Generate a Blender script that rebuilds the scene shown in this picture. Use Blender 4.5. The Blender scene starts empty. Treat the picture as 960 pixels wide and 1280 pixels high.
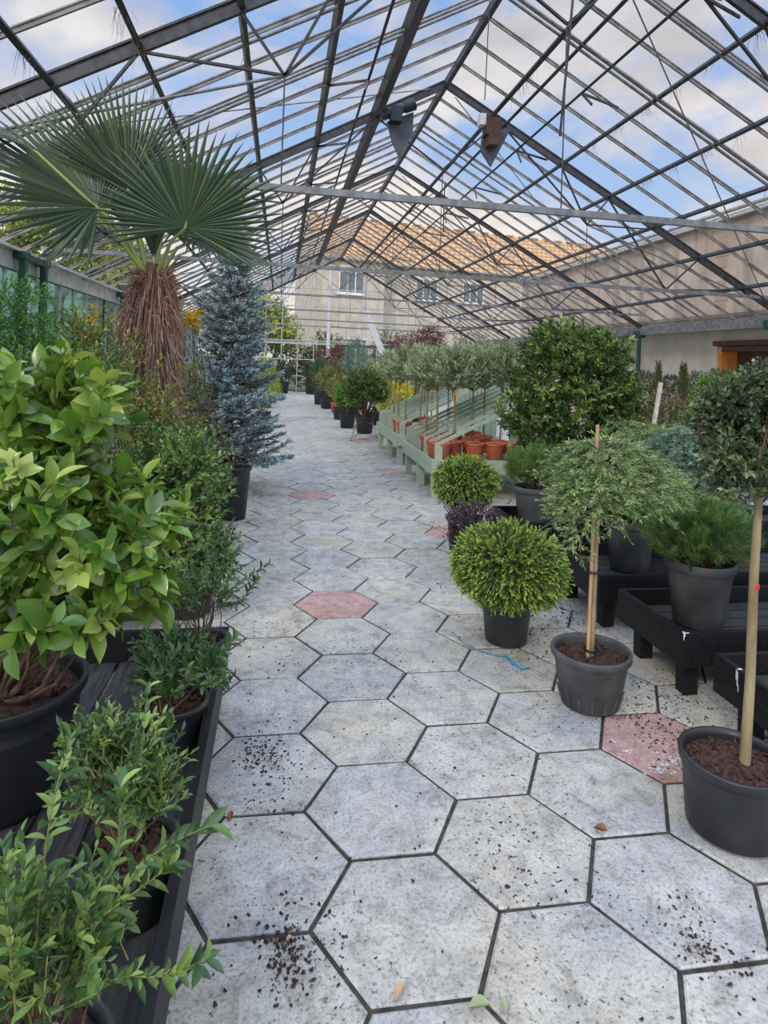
import bpy, math, random
import numpy as np
from mathutils import Vector, Matrix

SC = bpy.context.scene
COL = SC.collection
PI = math.pi
EYE = 1.55

# ------------------------------------------------------------------ camera
FPX, PU, PV = 805.0, 480.0, 451.2
YAW, ROLL = math.radians(9.09), math.radians(1.94)
_fw = np.array([math.sin(YAW), math.cos(YAW), 0.0])
_r0 = np.array([math.cos(YAW), -math.sin(YAW), 0.0])
_u0 = np.array([0.0, 0.0, 1.0])
_R = _r0 * math.cos(ROLL) + _u0 * math.sin(ROLL)
_U = -_r0 * math.sin(ROLL) + _u0 * math.cos(ROLL)


def at(u, v, Y):
    """world point seen at photo pixel (u, v) on the vertical plane y = Y"""
    d = _fw + _R * (u - PU) / FPX - _U * (v - PV) / FPX
    return np.array([0, 0, EYE]) + d * (Y / d[1])


def X(u, v, Y):
    return float(at(u, v, Y)[0])


cam = bpy.data.cameras.new('camera')
cam.sensor_fit = 'VERTICAL'
cam.sensor_height = 36.0
cam.lens = FPX / 1280.0 * 36.0
cam.shift_y = -(640.0 - PV) / 1280.0
cam.clip_start = 0.05
cam.clip_end = 500
camo = bpy.data.objects.new('camera', cam)
COL.objects.link(camo)
m = Matrix(((_R[0], _U[0], -_fw[0], 0), (_R[1], _U[1], -_fw[1], 0), (_R[2], _U[2], -_fw[2], EYE), (0, 0, 0, 1)))
camo.matrix_world = m
SC.camera = camo

# ------------------------------------------------------------------ world, sun, exposure
SC.view_settings.view_transform = 'Standard'
SC.view_settings.look = 'None'
SC.view_settings.gamma = 1
SC.view_settings.exposure = 0.0
SC.view_settings.use_curve_mapping = False

W = bpy.data.worlds.new('evening_sky')
SC.world = W
W.use_nodes = True
wt = W.node_tree
wt.nodes.clear()


def wn(t, **k):
    n = wt.nodes.new(t)
    for a, b in k.items():
        setattr(n, a, b)
    return n


def ramp_set(n, stops):
    cr = n.color_ramp
    while len(cr.elements) > len(stops):
        cr.elements.remove(cr.elements[-1])
    while len(cr.elements) < len(stops):
        cr.elements.new(1.0)
    for e, (p, c) in zip(cr.elements, stops):
        e.position = p
        e.color = (*c[:3], 1)


tc = wn('ShaderNodeTexCoord')
sep = wn('ShaderNodeSeparateXYZ')
wt.links.new(tc.outputs['Generated'], sep.inputs[0])
blue = wn('ShaderNodeValToRGB')
ramp_set(blue, [(0.0, (.62, .72, .86)), (.25, (.40, .57, .86)), (.55, (.22, .42, .84)), (1.0, (.2, .4, .85))])
wt.links.new(sep.outputs[2], blue.inputs[0])
cloudc = wn('ShaderNodeValToRGB')
ramp_set(cloudc, [(0.0, (.92, .86, .78)), (.16, (.90, .84, .76)), (.30, (.80, .74, .72)), (.5, (.60, .61, .66)), (.7, (.78, .77, .76)), (1.0, (.80, .79, .77))])
mp = wn('ShaderNodeMapping')
mp.inputs['Scale'].default_value = (1.0, 1.0, 2.1)
mp.inputs['Location'].default_value = (.35, .1, .2)
wt.links.new(tc.outputs['Generated'], mp.inputs[0])
nz = wn('ShaderNodeTexNoise')
nz.inputs['Scale'].default_value = 3.1
nz.inputs['Detail'].default_value = 7
nz.inputs['Roughness'].default_value = .56
nz.inputs['Distortion'].default_value = .35
wt.links.new(mp.outputs[0], nz.inputs[0])
wt.links.new(sep.outputs[2], cloudc.inputs[0])
nz2 = wn('ShaderNodeTexNoise')
nz2.inputs['Scale'].default_value = 6.5
nz2.inputs['Detail'].default_value = 5
wt.links.new(mp.outputs[0], nz2.inputs[0])
shade = wn('ShaderNodeMapRange')
shade.inputs[1].default_value = .3
shade.inputs[2].default_value = .7
shade.inputs[3].default_value = .80
shade.inputs[4].default_value = 1.22
wt.links.new(nz2.outputs[0], shade.inputs[0])
cl2 = wn('ShaderNodeVectorMath', operation='SCALE')
wt.links.new(cloudc.outputs[0], cl2.inputs[0])
wt.links.new(shade.outputs[0], cl2.inputs['Scale'])
cov = wn('ShaderNodeValToRGB')
ramp_set(cov, [(.40, (0, 0, 0)), (.56, (1, 1, 1))])
wt.links.new(nz.outputs[0], cov.inputs[0])
mix = wn('ShaderNodeMix', data_type='RGBA')
wt.links.new(cov.outputs[0], mix.inputs[0])
wt.links.new(blue.outputs[0], mix.inputs[6])
wt.links.new(cl2.outputs[0], mix.inputs[7])
# sky strength raised overhead and behind the viewer, added to light the floor
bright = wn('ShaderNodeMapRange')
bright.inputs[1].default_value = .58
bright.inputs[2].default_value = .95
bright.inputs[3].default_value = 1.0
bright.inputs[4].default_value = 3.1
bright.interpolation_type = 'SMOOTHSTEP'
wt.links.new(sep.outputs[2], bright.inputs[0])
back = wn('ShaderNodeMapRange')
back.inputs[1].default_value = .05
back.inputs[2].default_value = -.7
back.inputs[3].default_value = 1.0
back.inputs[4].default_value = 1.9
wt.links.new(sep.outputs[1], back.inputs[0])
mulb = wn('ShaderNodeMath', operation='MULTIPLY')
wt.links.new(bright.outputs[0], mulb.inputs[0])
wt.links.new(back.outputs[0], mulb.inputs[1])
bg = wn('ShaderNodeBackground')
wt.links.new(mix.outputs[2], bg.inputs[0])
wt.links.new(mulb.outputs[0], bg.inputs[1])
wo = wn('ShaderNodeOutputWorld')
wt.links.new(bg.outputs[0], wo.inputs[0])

sl = bpy.data.lights.new('sun', 'SUN')
sl.energy = 1.5
sl.angle = math.radians(14)
sl.color = (1.0, .86, .68)
so = bpy.data.objects.new('sun', sl)
COL.objects.link(so)
so.rotation_euler = Vector((-.55, -.75, .62)).to_track_quat('Z', 'Y').to_euler()

# ------------------------------------------------------------------ materials
MATS = {}


def newmat(name):
    mt = bpy.data.materials.new(name)
    mt.use_nodes = True
    nt = mt.node_tree
    b = nt.nodes['Principled BSDF']
    MATS[name] = mt
    return mt, nt, b


def mat(name, c1, c2=None, scale=8, rough=.6, metal=0.0, bump=0.0, detail=4, spec=None, obj=True, stretch=None, lo=.35, hi=.65):
    if name in MATS:
        return MATS[name]
    mt, nt, b = newmat(name)
    b.inputs['Roughness'].default_value = rough
    b.inputs['Metallic'].default_value = metal
    if spec is not None:
        b.inputs['Specular IOR Level'].default_value = spec
    c2 = c2 or tuple(x * .7 for x in c1)
    t = nt.nodes.new('ShaderNodeTexCoord')
    mpp = nt.nodes.new('ShaderNodeMapping')
    mpp.inputs['Scale'].default_value = stretch or (1, 1, 1)
    nt.links.new(t.outputs['Object'], mpp.inputs[0])
    n = nt.nodes.new('ShaderNodeTexNoise')
    n.inputs['Scale'].default_value = scale
    n.inputs['Detail'].default_value = detail
    nt.links.new(mpp.outputs[0], n.inputs[0])
    r = nt.nodes.new('ShaderNodeValToRGB')
    ramp_set(r, [(lo, c2), (hi, c1)])
    nt.links.new(n.outputs[0], r.inputs[0])
    nt.links.new(r.outputs[0], b.inputs['Base Color'])
    if bump:
        bp = nt.nodes.new('ShaderNodeBump')
        bp.inputs['Strength'].default_value = bump
        bp.inputs['Distance'].default_value = .01
        nt.links.new(n.outputs[0], bp.inputs['Height'])
        nt.links.new(bp.outputs[0], b.inputs['Normal'])
    return mt


def leafmat(name, cols, rough=.45, trans=.25, spec=.5, gain=1.35):
    """cols: three colours picked leaf by leaf by the 'rnd' attribute"""
    if name in MATS:
        return MATS[name]
    mt, nt, b = newmat(name)
    b.inputs['Roughness'].default_value = rough
    b.inputs['Specular IOR Level'].default_value = spec
    a = nt.nodes.new('ShaderNodeAttribute')
    a.attribute_name = 'rnd'
    r = nt.nodes.new('ShaderNodeValToRGB')
    k = len(cols)
    cols = [tuple(min(.85, q * gain) for q in c) for c in cols]
    ramp_set(r, [((i + .5) / k, c) for i, c in enumerate(cols)])
    nt.links.new(a.outputs['Fac'], r.inputs[0])
    nt.links.new(r.outputs[0], b.inputs['Base Color'])
    tr = nt.nodes.new('ShaderNodeBsdfTranslucent')
    mx = nt.nodes.new('ShaderNodeMixShader')
    mx.inputs[0].default_value = trans
    out = nt.nodes['Material Output']
    hs = nt.nodes.new('ShaderNodeHueSaturation')
    hs.inputs['Saturation'].default_value = 1.1
    hs.inputs['Value'].default_value = 1.3
    nt.links.new(r.outputs[0], hs.inputs['Color'])
    nt.links.new(hs.outputs[0], tr.inputs[0])
    nt.links.new(b.outputs[0], mx.inputs[1])
    nt.links.new(tr.outputs[0], mx.inputs[2])
    nt.links.new(mx.outputs[0], out.inputs[0])
    return mt


# ------------------------------------------------------------------ mesh builder
def unit(a):
    a = np.asarray(a, float)
    n = np.linalg.norm(a, axis=-1, keepdims=True)
    return a / np.maximum(n, 1e-9)


class MB:
    def __init__(s):
        s.v = []
        s.f = []      # arrays (n,k) of indices
        s.mi = []
        s.r = []
        s.n = 0
        s.sm = []

    def add(s, verts, faces, rnd=.5, mi=0, smooth=False):
        verts = np.asarray(verts, float).reshape(-1, 3)
        s.v.append(verts)
        rr = np.broadcast_to(np.asarray(rnd, float), (len(verts),)) if np.ndim(rnd) == 0 else np.asarray(rnd)
        s.r.append(rr)
        groups = {}
        if isinstance(faces, np.ndarray):
            groups[faces.shape[1]] = faces
        else:
            for f in faces:
                groups.setdefault(len(f), []).append(f)
        for k, g in groups.items():
            g = np.asarray(g, int).reshape(-1, k)
            s.f.append(g + s.n)
            s.mi.append(np.full(len(g), mi))
            s.sm.append(np.full(len(g), smooth))
        s.n += len(verts)
        return s

    def box(s, lo, hi, mi=0, rnd=.5):
        x0, y0, z0 = lo
        x1, y1, z1 = hi
        v = [(x0, y0, z0), (x1, y0, z0), (x1, y1, z0), (x0, y1, z0), (x0, y0, z1), (x1, y0, z1), (x1, y1, z1), (x0, y1, z1)]
        f = [(0, 3, 2, 1), (4, 5, 6, 7), (0, 1, 5, 4), (1, 2, 6, 5), (2, 3, 7, 6), (3, 0, 4, 7)]
        return s.add(v, f, rnd, mi)

    def beam(s, a, b, w, h, up=(0, 0, 1), mi=0, rnd=.5):
        a = np.array(a, float)
        b = np.array(b, float)
        d = unit(b - a)
        up = np.array(up, float)
        if abs(d @ up) > .98:
            up = np.array([0, 1.0, 0])
        x = unit(np.cross(d, up))
        z = np.cross(x, d)
        v = []
        for p in (a, b):
            for sx, sz in ((-1, -1), (1, -1), (1, 1), (-1, 1)):
                v.append(p + x * sx * w / 2 + z * sz * h / 2)
        f = [(0, 1, 2, 3), (7, 6, 5, 4), (0, 4, 5, 1), (1, 5, 6, 2), (2, 6, 7, 3), (3, 7, 4, 0)]
        return s.add(v, f, rnd, mi)

    def tube(s, pts, rad, n=8, mi=0, rnd=.5, cap=True):
        pts = np.asarray(pts, float)
        rad = np.broadcast_to(np.asarray(rad, float), (len(pts),))
        t = np.gradient(pts, axis=0)
        t = unit(t)
        ref = np.array([0, 0, 1.0]) if abs(t[0][2]) < .9 else np.array([1.0, 0, 0])
        vs = []
        x = unit(np.cross(t[0], ref))
        for i, p in enumerate(pts):
            x = unit(x - t[i] * (x @ t[i]))
            y = np.cross(t[i], x)
            for k in range(n):
                a = 2 * PI * k / n
                vs.append(p + rad[i] * (x * math.cos(a) + y * math.sin(a)))
        f = []
        for i in range(len(pts) - 1):
            for k in range(n):
                f.append((i * n + k, i * n + (k + 1) % n, (i + 1) * n + (k + 1) % n, (i + 1) * n + k))
        s.add(vs, f, rnd, mi, True)
        if cap:
            s.add([vs[k] for k in range(n)][::-1], [tuple(range(n))], rnd, mi)
            s.add([vs[(len(pts) - 1) * n + k] for k in range(n)], [tuple(range(n))], rnd, mi)
        return s

    def lathe(s, prof, n=40, mi=0, c=(0, 0, 0), rnd=.5, wob=0, rng=None, close=False):
        prof = list(prof)
        vs = []
        ang = np.arange(n) * 2 * PI / n
        w = np.ones(n)
        if wob:
            w = 1 + wob * np.sin(ang * 2 + 1) + wob * .5 * np.sin(ang * 3)
        for r, z in prof:
            for a, q in zip(ang, w):
                vs.append((c[0] + r * q * math.cos(a), c[1] + r * q * math.sin(a), c[2] + z))
        f = []
        for i in range(len(prof) - 1):
            for k in range(n):
                f.append((i * n + k, i * n + (k + 1) % n, (i + 1) * n + (k + 1) % n, (i + 1) * n + k))
        return s.add(vs, f, rnd, mi, True)

    def sticks(s, A, B, ra, rb, mi=0, rnd=.5, sides=3):
        A = np.asarray(A, float).reshape(-1, 3)
        B = np.asarray(B, float).reshape(-1, 3)
        n = len(A)
        if n == 0:
            return s
        ra = np.broadcast_to(np.asarray(ra, float), (n,))
        rb = np.broadcast_to(np.asarray(rb, float), (n,))
        d = unit(B - A)
        ref = np.where(np.abs(d[:, 2:3]) < .9, np.array([[0, 0, 1.0]]), np.array([[1.0, 0, 0]]))
        x = unit(np.cross(d, ref))
        y = np.cross(d, x)
        V = np.zeros((n, 2 * sides, 3))
        for k in range(sides):
            a = 2 * PI * k / sides
            o = x * math.cos(a) + y * math.sin(a)
            V[:, k] = A + o * ra[:, None]
            V[:, sides + k] = B + o * rb[:, None]
        F = np.array([(k, (k + 1) % sides, sides + (k + 1) % sides, sides + k) for k in range(sides)])
        F = (F[None] + (np.arange(n) * 2 * sides)[:, None, None]).reshape(-1, 4)
        rn = np.repeat(np.broadcast_to(np.asarray(rnd, float), (n,)), 2 * sides)
        return s.add(V.reshape(-1, 3), F, rn, mi)

    def leaves(s, tpl, P, D, N, L, Wd, rnd, mi=0, smooth=True):
        tv, tf = tpl
        P = np.asarray(P, float)
        D = unit(D)
        N = np.asarray(N, float)
        N = unit(N - D * (N * D).sum(1, keepdims=True))
        X = np.cross(D, N)
        n = len(P)
        L = np.broadcast_to(np.asarray(L, float), (n,))
        Wd = np.broadcast_to(np.asarray(Wd, float), (n,))
        V = (P[:, None] + X[:, None] * (tv[None, :, 0:1] * Wd[:, None, None])
             + D[:, None] * (tv[None, :, 1:2] * L[:, None, None]) + N[:, None] * (tv[None, :, 2:3] * L[:, None, None]))
        k = len(tv)
        F = (tf[None] + (np.arange(n) * k)[:, None, None]).reshape(-1, tf.shape[1])
        return s.add(V.reshape(-1, 3), F, np.repeat(np.broadcast_to(rnd, (n,)), k), mi, smooth)

    def build(s, name, mats, parent=None, loc=None):
        me = bpy.data.meshes.new(name)
        V = np.concatenate(s.v)
        me.vertices.add(len(V))
        me.vertices.foreach_set('co', V.astype(np.float32).ravel())
        loops = np.concatenate([f.ravel() for f in s.f])
        sizes = np.concatenate([np.full(len(f), f.shape[1]) for f in s.f])
        starts = np.concatenate([[0], np.cumsum(sizes)[:-1]])
        me.loops.add(len(loops))
        me.loops.foreach_set('vertex_index', loops.astype(np.int32))
        me.polygons.add(len(sizes))
        me.polygons.foreach_set('loop_start', starts.astype(np.int32))
        me.polygons.foreach_set('material_index', np.concatenate(s.mi).astype(np.int32))
        me.polygons.foreach_set('use_smooth', np.concatenate(s.sm).astype(bool))
        me.update(calc_edges=True)
        at_ = me.attributes.new('rnd', 'FLOAT', 'POINT')
        at_.data.foreach_set('value', np.concatenate(s.r).astype(np.float32))
        if not isinstance(mats, (list, tuple)):
            mats = [mats]
        for q in mats:
            me.materials.append(q)
        o = bpy.data.objects.new(name, me)
        COL.objects.link(o)
        if parent:
            o.parent = parent
        if loc is not None:
            o.location = loc
        return o


def tag(o, label=None, cat=None, group=None, kind=None):
    if label:
        o['label'] = label
    if cat:
        o['category'] = cat
    if group:
        o['group'] = group
    if kind:
        o['kind'] = kind
    return o


def thing(name, label, cat, loc=(0, 0, 0), rz=0, group=None, kind=None):
    o = bpy.data.objects.new(name, None)
    o.empty_display_size = .1
    COL.objects.link(o)
    o.location = loc
    o.rotation_euler = (0, 0, rz)
    return tag(o, label, cat, group, kind)


def copy_tree(o, parent=None):
    c = o.copy()
    COL.objects.link(c)
    c.parent = parent
    for ch in list(o.children):
        copy_tree(ch, c)
    return c


# leaf templates ----------------------------------------------------
def tpl_broad(nseg=4, fold=.22, droop=.18, pw=.85, tipw=0.0, maxw=.5):
    v, f = [], []
    for i in range(nseg + 1):
        t = i / nseg
        w = maxw * math.sin(PI * min(1, t ** pw)) if 0 < i < nseg else .03
        z = -droop * t * t
        v += [(-w, t, z + abs(w) * fold), (0, t, z), (w, t, z + abs(w) * fold)]
    for i in range(nseg):
        a = i * 3
        f += [(a, a + 1, a + 4, a + 3), (a + 1, a + 2, a + 5, a + 4)]
    return np.array(v), np.array(f)


def tpl_ellip(nseg=6, fold=.2, droop=.22):
    v, f = [], []
    for i in range(nseg + 1):
        t = i / nseg
        w = .5 * math.sin(PI * t) ** .62 * (1 - .35 * max(0, t - .7) / .3) if 0 < i < nseg else .012
        z = -droop * t * t
        v += [(-w, t, z + w * fold), (0, t, z), (w, t, z + w * fold)]
    for i in range(nseg):
        a = i * 3
        f += [(a, a + 1, a + 4, a + 3), (a + 1, a + 2, a + 5, a + 4)]
    return np.array(v), np.array(f)


def tpl_small(fold=.15, droop=.1):
    v = [(0, 0, 0), (-.5, .45, fold), (0, .5, 0), (.5, .45, fold), (0, 1, -droop)]
    f = [(0, 2, 1), (0, 3, 2), (1, 2, 4), (2, 3, 4)]
    return np.array(v, float), np.array(f)


def tpl_rhomb():
    v = [(0, 0, 0), (-.5, .5, .1), (.5, .5, .1), (0, 1, 0)]
    return np.array(v, float), np.array([(0, 2, 1), (1, 2, 3)])


def tpl_needle():
    v = [(-.5, 0, 0), (.5, 0, 0), (0, 1, 0)]
    return np.array(v, float), np.array([(0, 1, 2)])


BROADE, BROAD, BROAD6, SMALL, RHOMB, NEEDLE = tpl_ellip(), tpl_broad(), tpl_broad(6, .25, .22), tpl_small(), tpl_rhomb(), tpl_needle()


def rdir(rng, n):
    return unit(rng.normal(size=(n, 3)))


def perp(D, rng=None, ang=None):
    D = unit(D)
    ref = np.where(np.abs(D[:, 2:3]) < .9, np.array([[0, 0, 1.0]]), np.array([[1.0, 0, 0]]))
    x = unit(np.cross(D, ref))
    y = np.cross(D, x)
    return x * np.cos(ang)[:, None] + y * np.sin(ang)[:, None]


def leafy(mb, rng, tips, dirs, tl, npl, L, Wd, tpl, spread=.9, curve=0.0, leaf_lo=.15, twig_r=.0015, mi_leaf=0, mi_twig=1, rshift=0.0, upn=.35, rn=None, lvar=.25, whorl=2.4, grad=0.0):
    """twigs that end at tips and carry npl leaves each in a spiral"""
    n = len(tips)
    dirs = unit(dirs)
    tl = np.broadcast_to(np.asarray(tl, float), (n,))
    start = tips - dirs * tl[:, None]
    if twig_r:
        mb.sticks(start, tips, twig_r * 1.5, twig_r * .7, mi=mi_twig, rnd=.5)
    base_r = rng.random(n) if rn is None else rn
    t = np.linspace(leaf_lo, 1, npl)
    T = np.tile(t, n)
    idx = np.repeat(np.arange(n), npl)
    k = np.tile(np.arange(npl), n)
    ph = rng.random(n)[idx] * 6.28 + k * whorl + rng.normal(size=n * npl) * .25
    Dd = dirs[idx]
    P = start[idx] + Dd * (tl[idx] * T)[:, None]
    rad = perp(Dd, ang=ph)
    sp = spread * (1 - .45 * T) + rng.normal(size=n * npl) * .12
    ld = unit(Dd * np.cos(sp)[:, None] + rad * np.sin(sp)[:, None])
    ld[:, 2] -= curve
    nn = Dd * .8 - rad * .3 + rng.normal(size=(n * npl, 3)) * .25
    nn[:, 2] += upn
    rr = np.clip(.6 * base_r[idx] + .4 * rng.random(n * npl) + rshift + grad * (T - .5), 0, 1)
    LL = L * (1 + lvar * rng.normal(size=n * npl)).clip(.45, 1.6) * (1 - .25 * T)
    mb.leaves(tpl, P, ld, nn, LL, LL * (Wd / L), rr, mi_leaf)
    return start


def crown_points(rng, blobs, n, inner=.72, outer=1.03, bottom=-.75):
    """random tips in the outer shell of ellipsoids (cx,cy,cz,rx,ry,rz); returns tips and outward dirs"""
    blobs = np.asarray(blobs, float)
    wgt = blobs[:, 3] * blobs[:, 5]
    wgt = wgt / wgt.sum()
    b = blobs[rng.choice(len(blobs), n, p=wgt)]
    u = rdir(rng, n)
    for _ in range(4):
        bad = u[:, 2] < bottom
        u[bad] = rdir(rng, bad.sum())
    r = inner + (outer - inner) * rng.random(n) ** .6
    return b[:, :3] + u * b[:, 3:6] * r[:, None], u


def limbs(mb, rng, bases, ends, r0, r1, bend=.12, seg=4, mi=1):
    """bent woody branches from bases to ends"""
    n = len(ends)
    bases = np.broadcast_to(bases, (n, 3))
    off = rng.normal(size=(n, 3)) * bend * np.linalg.norm(ends - bases, axis=1)[:, None]
    prev = bases
    for i in range(1, seg + 1):
        t = i / seg
        p = bases + (ends - bases) * t + off * (math.sin(PI * t))
        ra = r0 + (r1 - r0) * (i - 1) / seg
        rb = r0 + (r1 - r0) * t
        mb.sticks(prev, p, ra, rb, mi=mi, sides=5)
        prev = p


# ------------------------------------------------------------------ shared materials
M_POT = mat('black_plastic', (.032, .034, .038), (.018, .020, .023), 5, .42, bump=.15)
M_POTG = mat('dusty_black_plastic', (.105, .107, .110), (.045, .047, .05), 6, .6, bump=.2)
M_POTG2 = mat('grey_plastic', (.17, .175, .18), (.08, .085, .09), 4, .6, bump=.2)
M_TERRA = mat('terracotta_plastic', (.60, .15, .07), (.44, .10, .05), 10, .6)
M_SOIL = mat('bark_mulch', (.085, .038, .025), (.018, .010, .008), 60, .95, bump=1.0)
M_BARK = mat('brown_bark', (.16, .10, .06), (.07, .045, .03), 30, .85, bump=.5)
M_BARKG = mat('grey_green_bark', (.36, .30, .17), (.20, .15, .075), 16, .8, bump=.5, stretch=(1, 1, .35))
M_BARKD = mat('dark_bark', (.06, .04, .028), (.03, .02, .015), 30, .9)
M_CANE = mat('bamboo_cane', (.60, .38, .20), (.42, .24, .12), 20, .6, stretch=(1, 1, .3))
M_BLACKW = mat('black_stained_timber', (.012, .0125, .014), (.005, .0055, .007), 9, .5, spec=.3, bump=.35, stretch=(6, .8, 6))
M_BLACKP = mat('black_stained_planks', (.045, .043, .047), (.016, .016, .018), 9, .5, bump=.35, stretch=(7, .7, 7))
M_SAGE = mat('sage_painted_timber', (.42, .52, .39), (.34, .43, .32), 7, .55, stretch=(2, 2, 2))
M_STEEL = mat('dark_steel', (.055, .058, .066), (.03, .03, .034), 14, .5, metal=.3)
M_BAR = mat('weathered_glazing_bar', (.27, .26, .25), (.12, .115, .11), 7, .6)
M_TIE = mat('galvanised_steel', (.26, .27, .28), (.15, .155, .165), 12, .5, metal=.3)
M_WHITE = mat('white_painted_timber', (.62, .62, .60), (.42, .42, .40), 5, .6)
M_GREEN = mat('green_painted_steel', (.02, .095, .07), (.012, .05, .04), 8, .45)
M_WIRE = mat('thin_wire', (.10, .10, .10), (.05, .05, .05), 8, .4, metal=.6)
M_WPAINT = mat('white_paint_chip', (.75, .75, .75), (.6, .6, .6), 8, .6)

# ------------------------------------------------------------------ floor
S = EYE / 5.759
HX, HY = 1.482 * S, 6.5 * S


def tile_mat():
    mt, nt, b = newmat('concrete_hexagon_slabs')
    b.inputs['Roughness'].default_value = .72
    b.inputs['Specular IOR Level'].default_value = .22
    g = nt.nodes.new('ShaderNodeTexCoord')
    a = nt.nodes.new('ShaderNodeAttribute')
    a.attribute_name = 'rnd'

    def noise(sc, det=5, ro=.6, dist=0):
        n = nt.nodes.new('ShaderNodeTexNoise')
        n.inputs['Scale'].default_value = sc
        n.inputs['Detail'].default_value = det
        n.inputs['Roughness'].default_value = ro
        n.inputs['Distortion'].default_value = dist
        nt.links.new(g.outputs['Object'], n.inputs[0])
        return n

    def ramp(src, stops):
        r = nt.nodes.new('ShaderNodeValToRGB')
        ramp_set(r, stops)
        nt.links.new(src, r.inputs[0])
        return r

    def mx(fac, c1, c2, mode='MIX'):
        n = nt.nodes.new('ShaderNodeMix')
        n.data_type = 'RGBA'
        n.blend_type = mode
        for i, c in ((6, c1), (7, c2)):
            if isinstance(c, tuple):
                n.inputs[i].default_value = (*c, 1)
            else:
                nt.links.new(c, n.inputs[i])
        if isinstance(fac, float):
            n.inputs[0].default_value = fac
        else:
            nt.links.new(fac, n.inputs[0])
        return n.outputs[2]
    base = ramp(noise(3.2, 3).outputs[0], [(.3, (.37, .375, .375)), (.5, (.47, .46, .435)), (.7, (.56, .545, .50))])
    tint = ramp(a.outputs['Fac'], [(0, (.90, .91, .93)), (.25, (1.0, 1.0, 1.01)), (.5, (.94, .93, .90)), (.74, (1.05, 1.04, 1.0)), (.80, (1.0, 1.0, 1.0))])
    c = mx(1.0, base.outputs[0], tint.outputs[0], 'MULTIPLY')
    # warm lichen stain
    st = ramp(noise(2.1, 5, .65, .6).outputs[0], [(.48, (0, 0, 0)), (.66, (.55, .55, .55))])
    c = mx(st.outputs[0], c, (.48, .43, .31))
    st2 = ramp(noise(4.3, 7, .72, .9).outputs[0], [(.54, (0, 0, 0)), (.70, (.55, .55, .55))])
    c = mx(st2.outputs[0], c, (.20, .19, .175))
    pink = nt.nodes.new('ShaderNodeMath')
    pink.operation = 'GREATER_THAN'
    pink.inputs[1].default_value = .9
    nt.links.new(a.outputs['Fac'], pink.inputs[0])
    c = mx(pink.outputs[0], c, mx(1.0, c, (1.0, .68, .66), 'MULTIPLY'))
    # fine speckle
    sp = ramp(noise(90, 4, .75).outputs[0], [(.34, (.40, .39, .38)), (.46, (.95, .95, .95)), (.62, (1.15, 1.15, 1.15))])
    c = mx(.8, c, sp.outputs[0], 'MULTIPLY')
    sp2 = ramp(noise(11, 8, .75, .5).outputs[0], [(.34, (.50, .49, .47)), (.50, (.95, .95, .94)), (.66, (1.18, 1.18, 1.18))])
    c = mx(.8, c, sp2.outputs[0], 'MULTIPLY')
    # scattered black soil crumbs
    d1 = ramp(noise(55, 2, .5).outputs[0], [(.63, (0, 0, 0)), (.66, (1, 1, 1))])
    d2 = ramp(noise(1.7, 4, .6).outputs[0], [(.44, (0, 0, 0)), (.60, (1, 1, 1))])
    dd = nt.nodes.new('ShaderNodeMath')
    dd.operation = 'MULTIPLY'
    nt.links.new(d1.outputs[0], dd.inputs[0])
    nt.links.new(d2.outputs[0], dd.inputs[1])
    c = mx(dd.outputs[0], c, (.035, .03, .025))
    d3 = ramp(noise(26, 4, .7, .8).outputs[0], [(.655, (0, 0, 0)), (.70, (.85, .85, .85))])
    c = mx(d3.outputs[0], c, (.05, .045, .038))
    nt.links.new(c, b.inputs['Base Color'])
    bp = nt.nodes.new('ShaderNodeBump')
    bp.inputs['Strength'].default_value = .5
    bp.inputs['Distance'].default_value = .006
    nt.links.new(noise(22, 7, .7).outputs[0], bp.inputs['Height'])
    nt.links.new(bp.outputs[0], b.inputs['Normal'])
    return mt


rng = np.random.default_rng(5)
fl = MB()
pinks = [(HX, HY + S * 3 ** .5 * 5), (HX, HY + S * 3 ** .5 * 12), (1.62, 2.45), (1.59, 8.88), (1.62, 5.8), (1.63, 12.4), (.8, 17.0), (-.4, 15.2), (1.2, 21.0)]
gap = .0075
for i in range(-13, 24):
    for j in range(-6, 66):
        cx = HX + 1.5 * S * i
        cy = HY + S * 3 ** .5 * (j + (.5 if i % 2 else 0))
        if not (-3.75 < cx < 9.3 and .2 < cy < 29.8):
            continue
        r = .9 * rng.random() * .85
        for px, py in pinks:
            if (cx - px) ** 2 + (cy - py) ** 2 < (.55 * S) ** 2 * 2:
                if math.hypot(cx - px, cy - py) == min(math.hypot(cx + a - px, cy + b - py) for a, b in ((0, 0), (1.5 * S, .866 * S), (-1.5 * S, .866 * S), (1.5 * S, -.866 * S), (-1.5 * S, -.866 * S), (0, 1.732 * S), (0, -1.732 * S))):
                    r = 1.0
        tz = rng.normal(0, .0012)
        tx, ty = rng.normal(0, .003, 2)
        rot = rng.normal(0, .006)
        vv = []
        for rr, z in ((S - gap, -.03), (S - gap, -.004), (S - gap - .007, 0)):
            for k in range(6):
                a = k * PI / 3 + rot
                x, y = rr * math.cos(a), rr * math.sin(a)
                vv.append((cx + x, cy + y, z + tz + tx * x + ty * y))
        ff = []
        for q in range(2):
            for k in range(6):
                ff.append((q * 6 + k, q * 6 + (k + 1) % 6, q * 6 + 6 + (k + 1) % 6, q * 6 + 6 + k))
        fl.add(vv, ff, r)
        fl.add(vv[12:], [tuple(range(6))], r)
M_TILE = tile_mat()
M_EARTH = mat('dark_joint_soil', (.065, .055, .042), (.022, .02, .017), 30, .95, bump=.6)
fl.add([(-3.8, -1, -.007), (9.35, -1, -.007), (9.35, 30, -.007), (-3.8, 30, -.007)], [(0, 1, 2, 3)], mi=1)
tag(fl.build('floor', [M_TILE, M_EARTH]), kind='structure')
M_GROUND = mat('rough_grass_ground', (.10, .12, .06), (.06, .07, .035), .6, .95)
g = MB()
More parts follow.
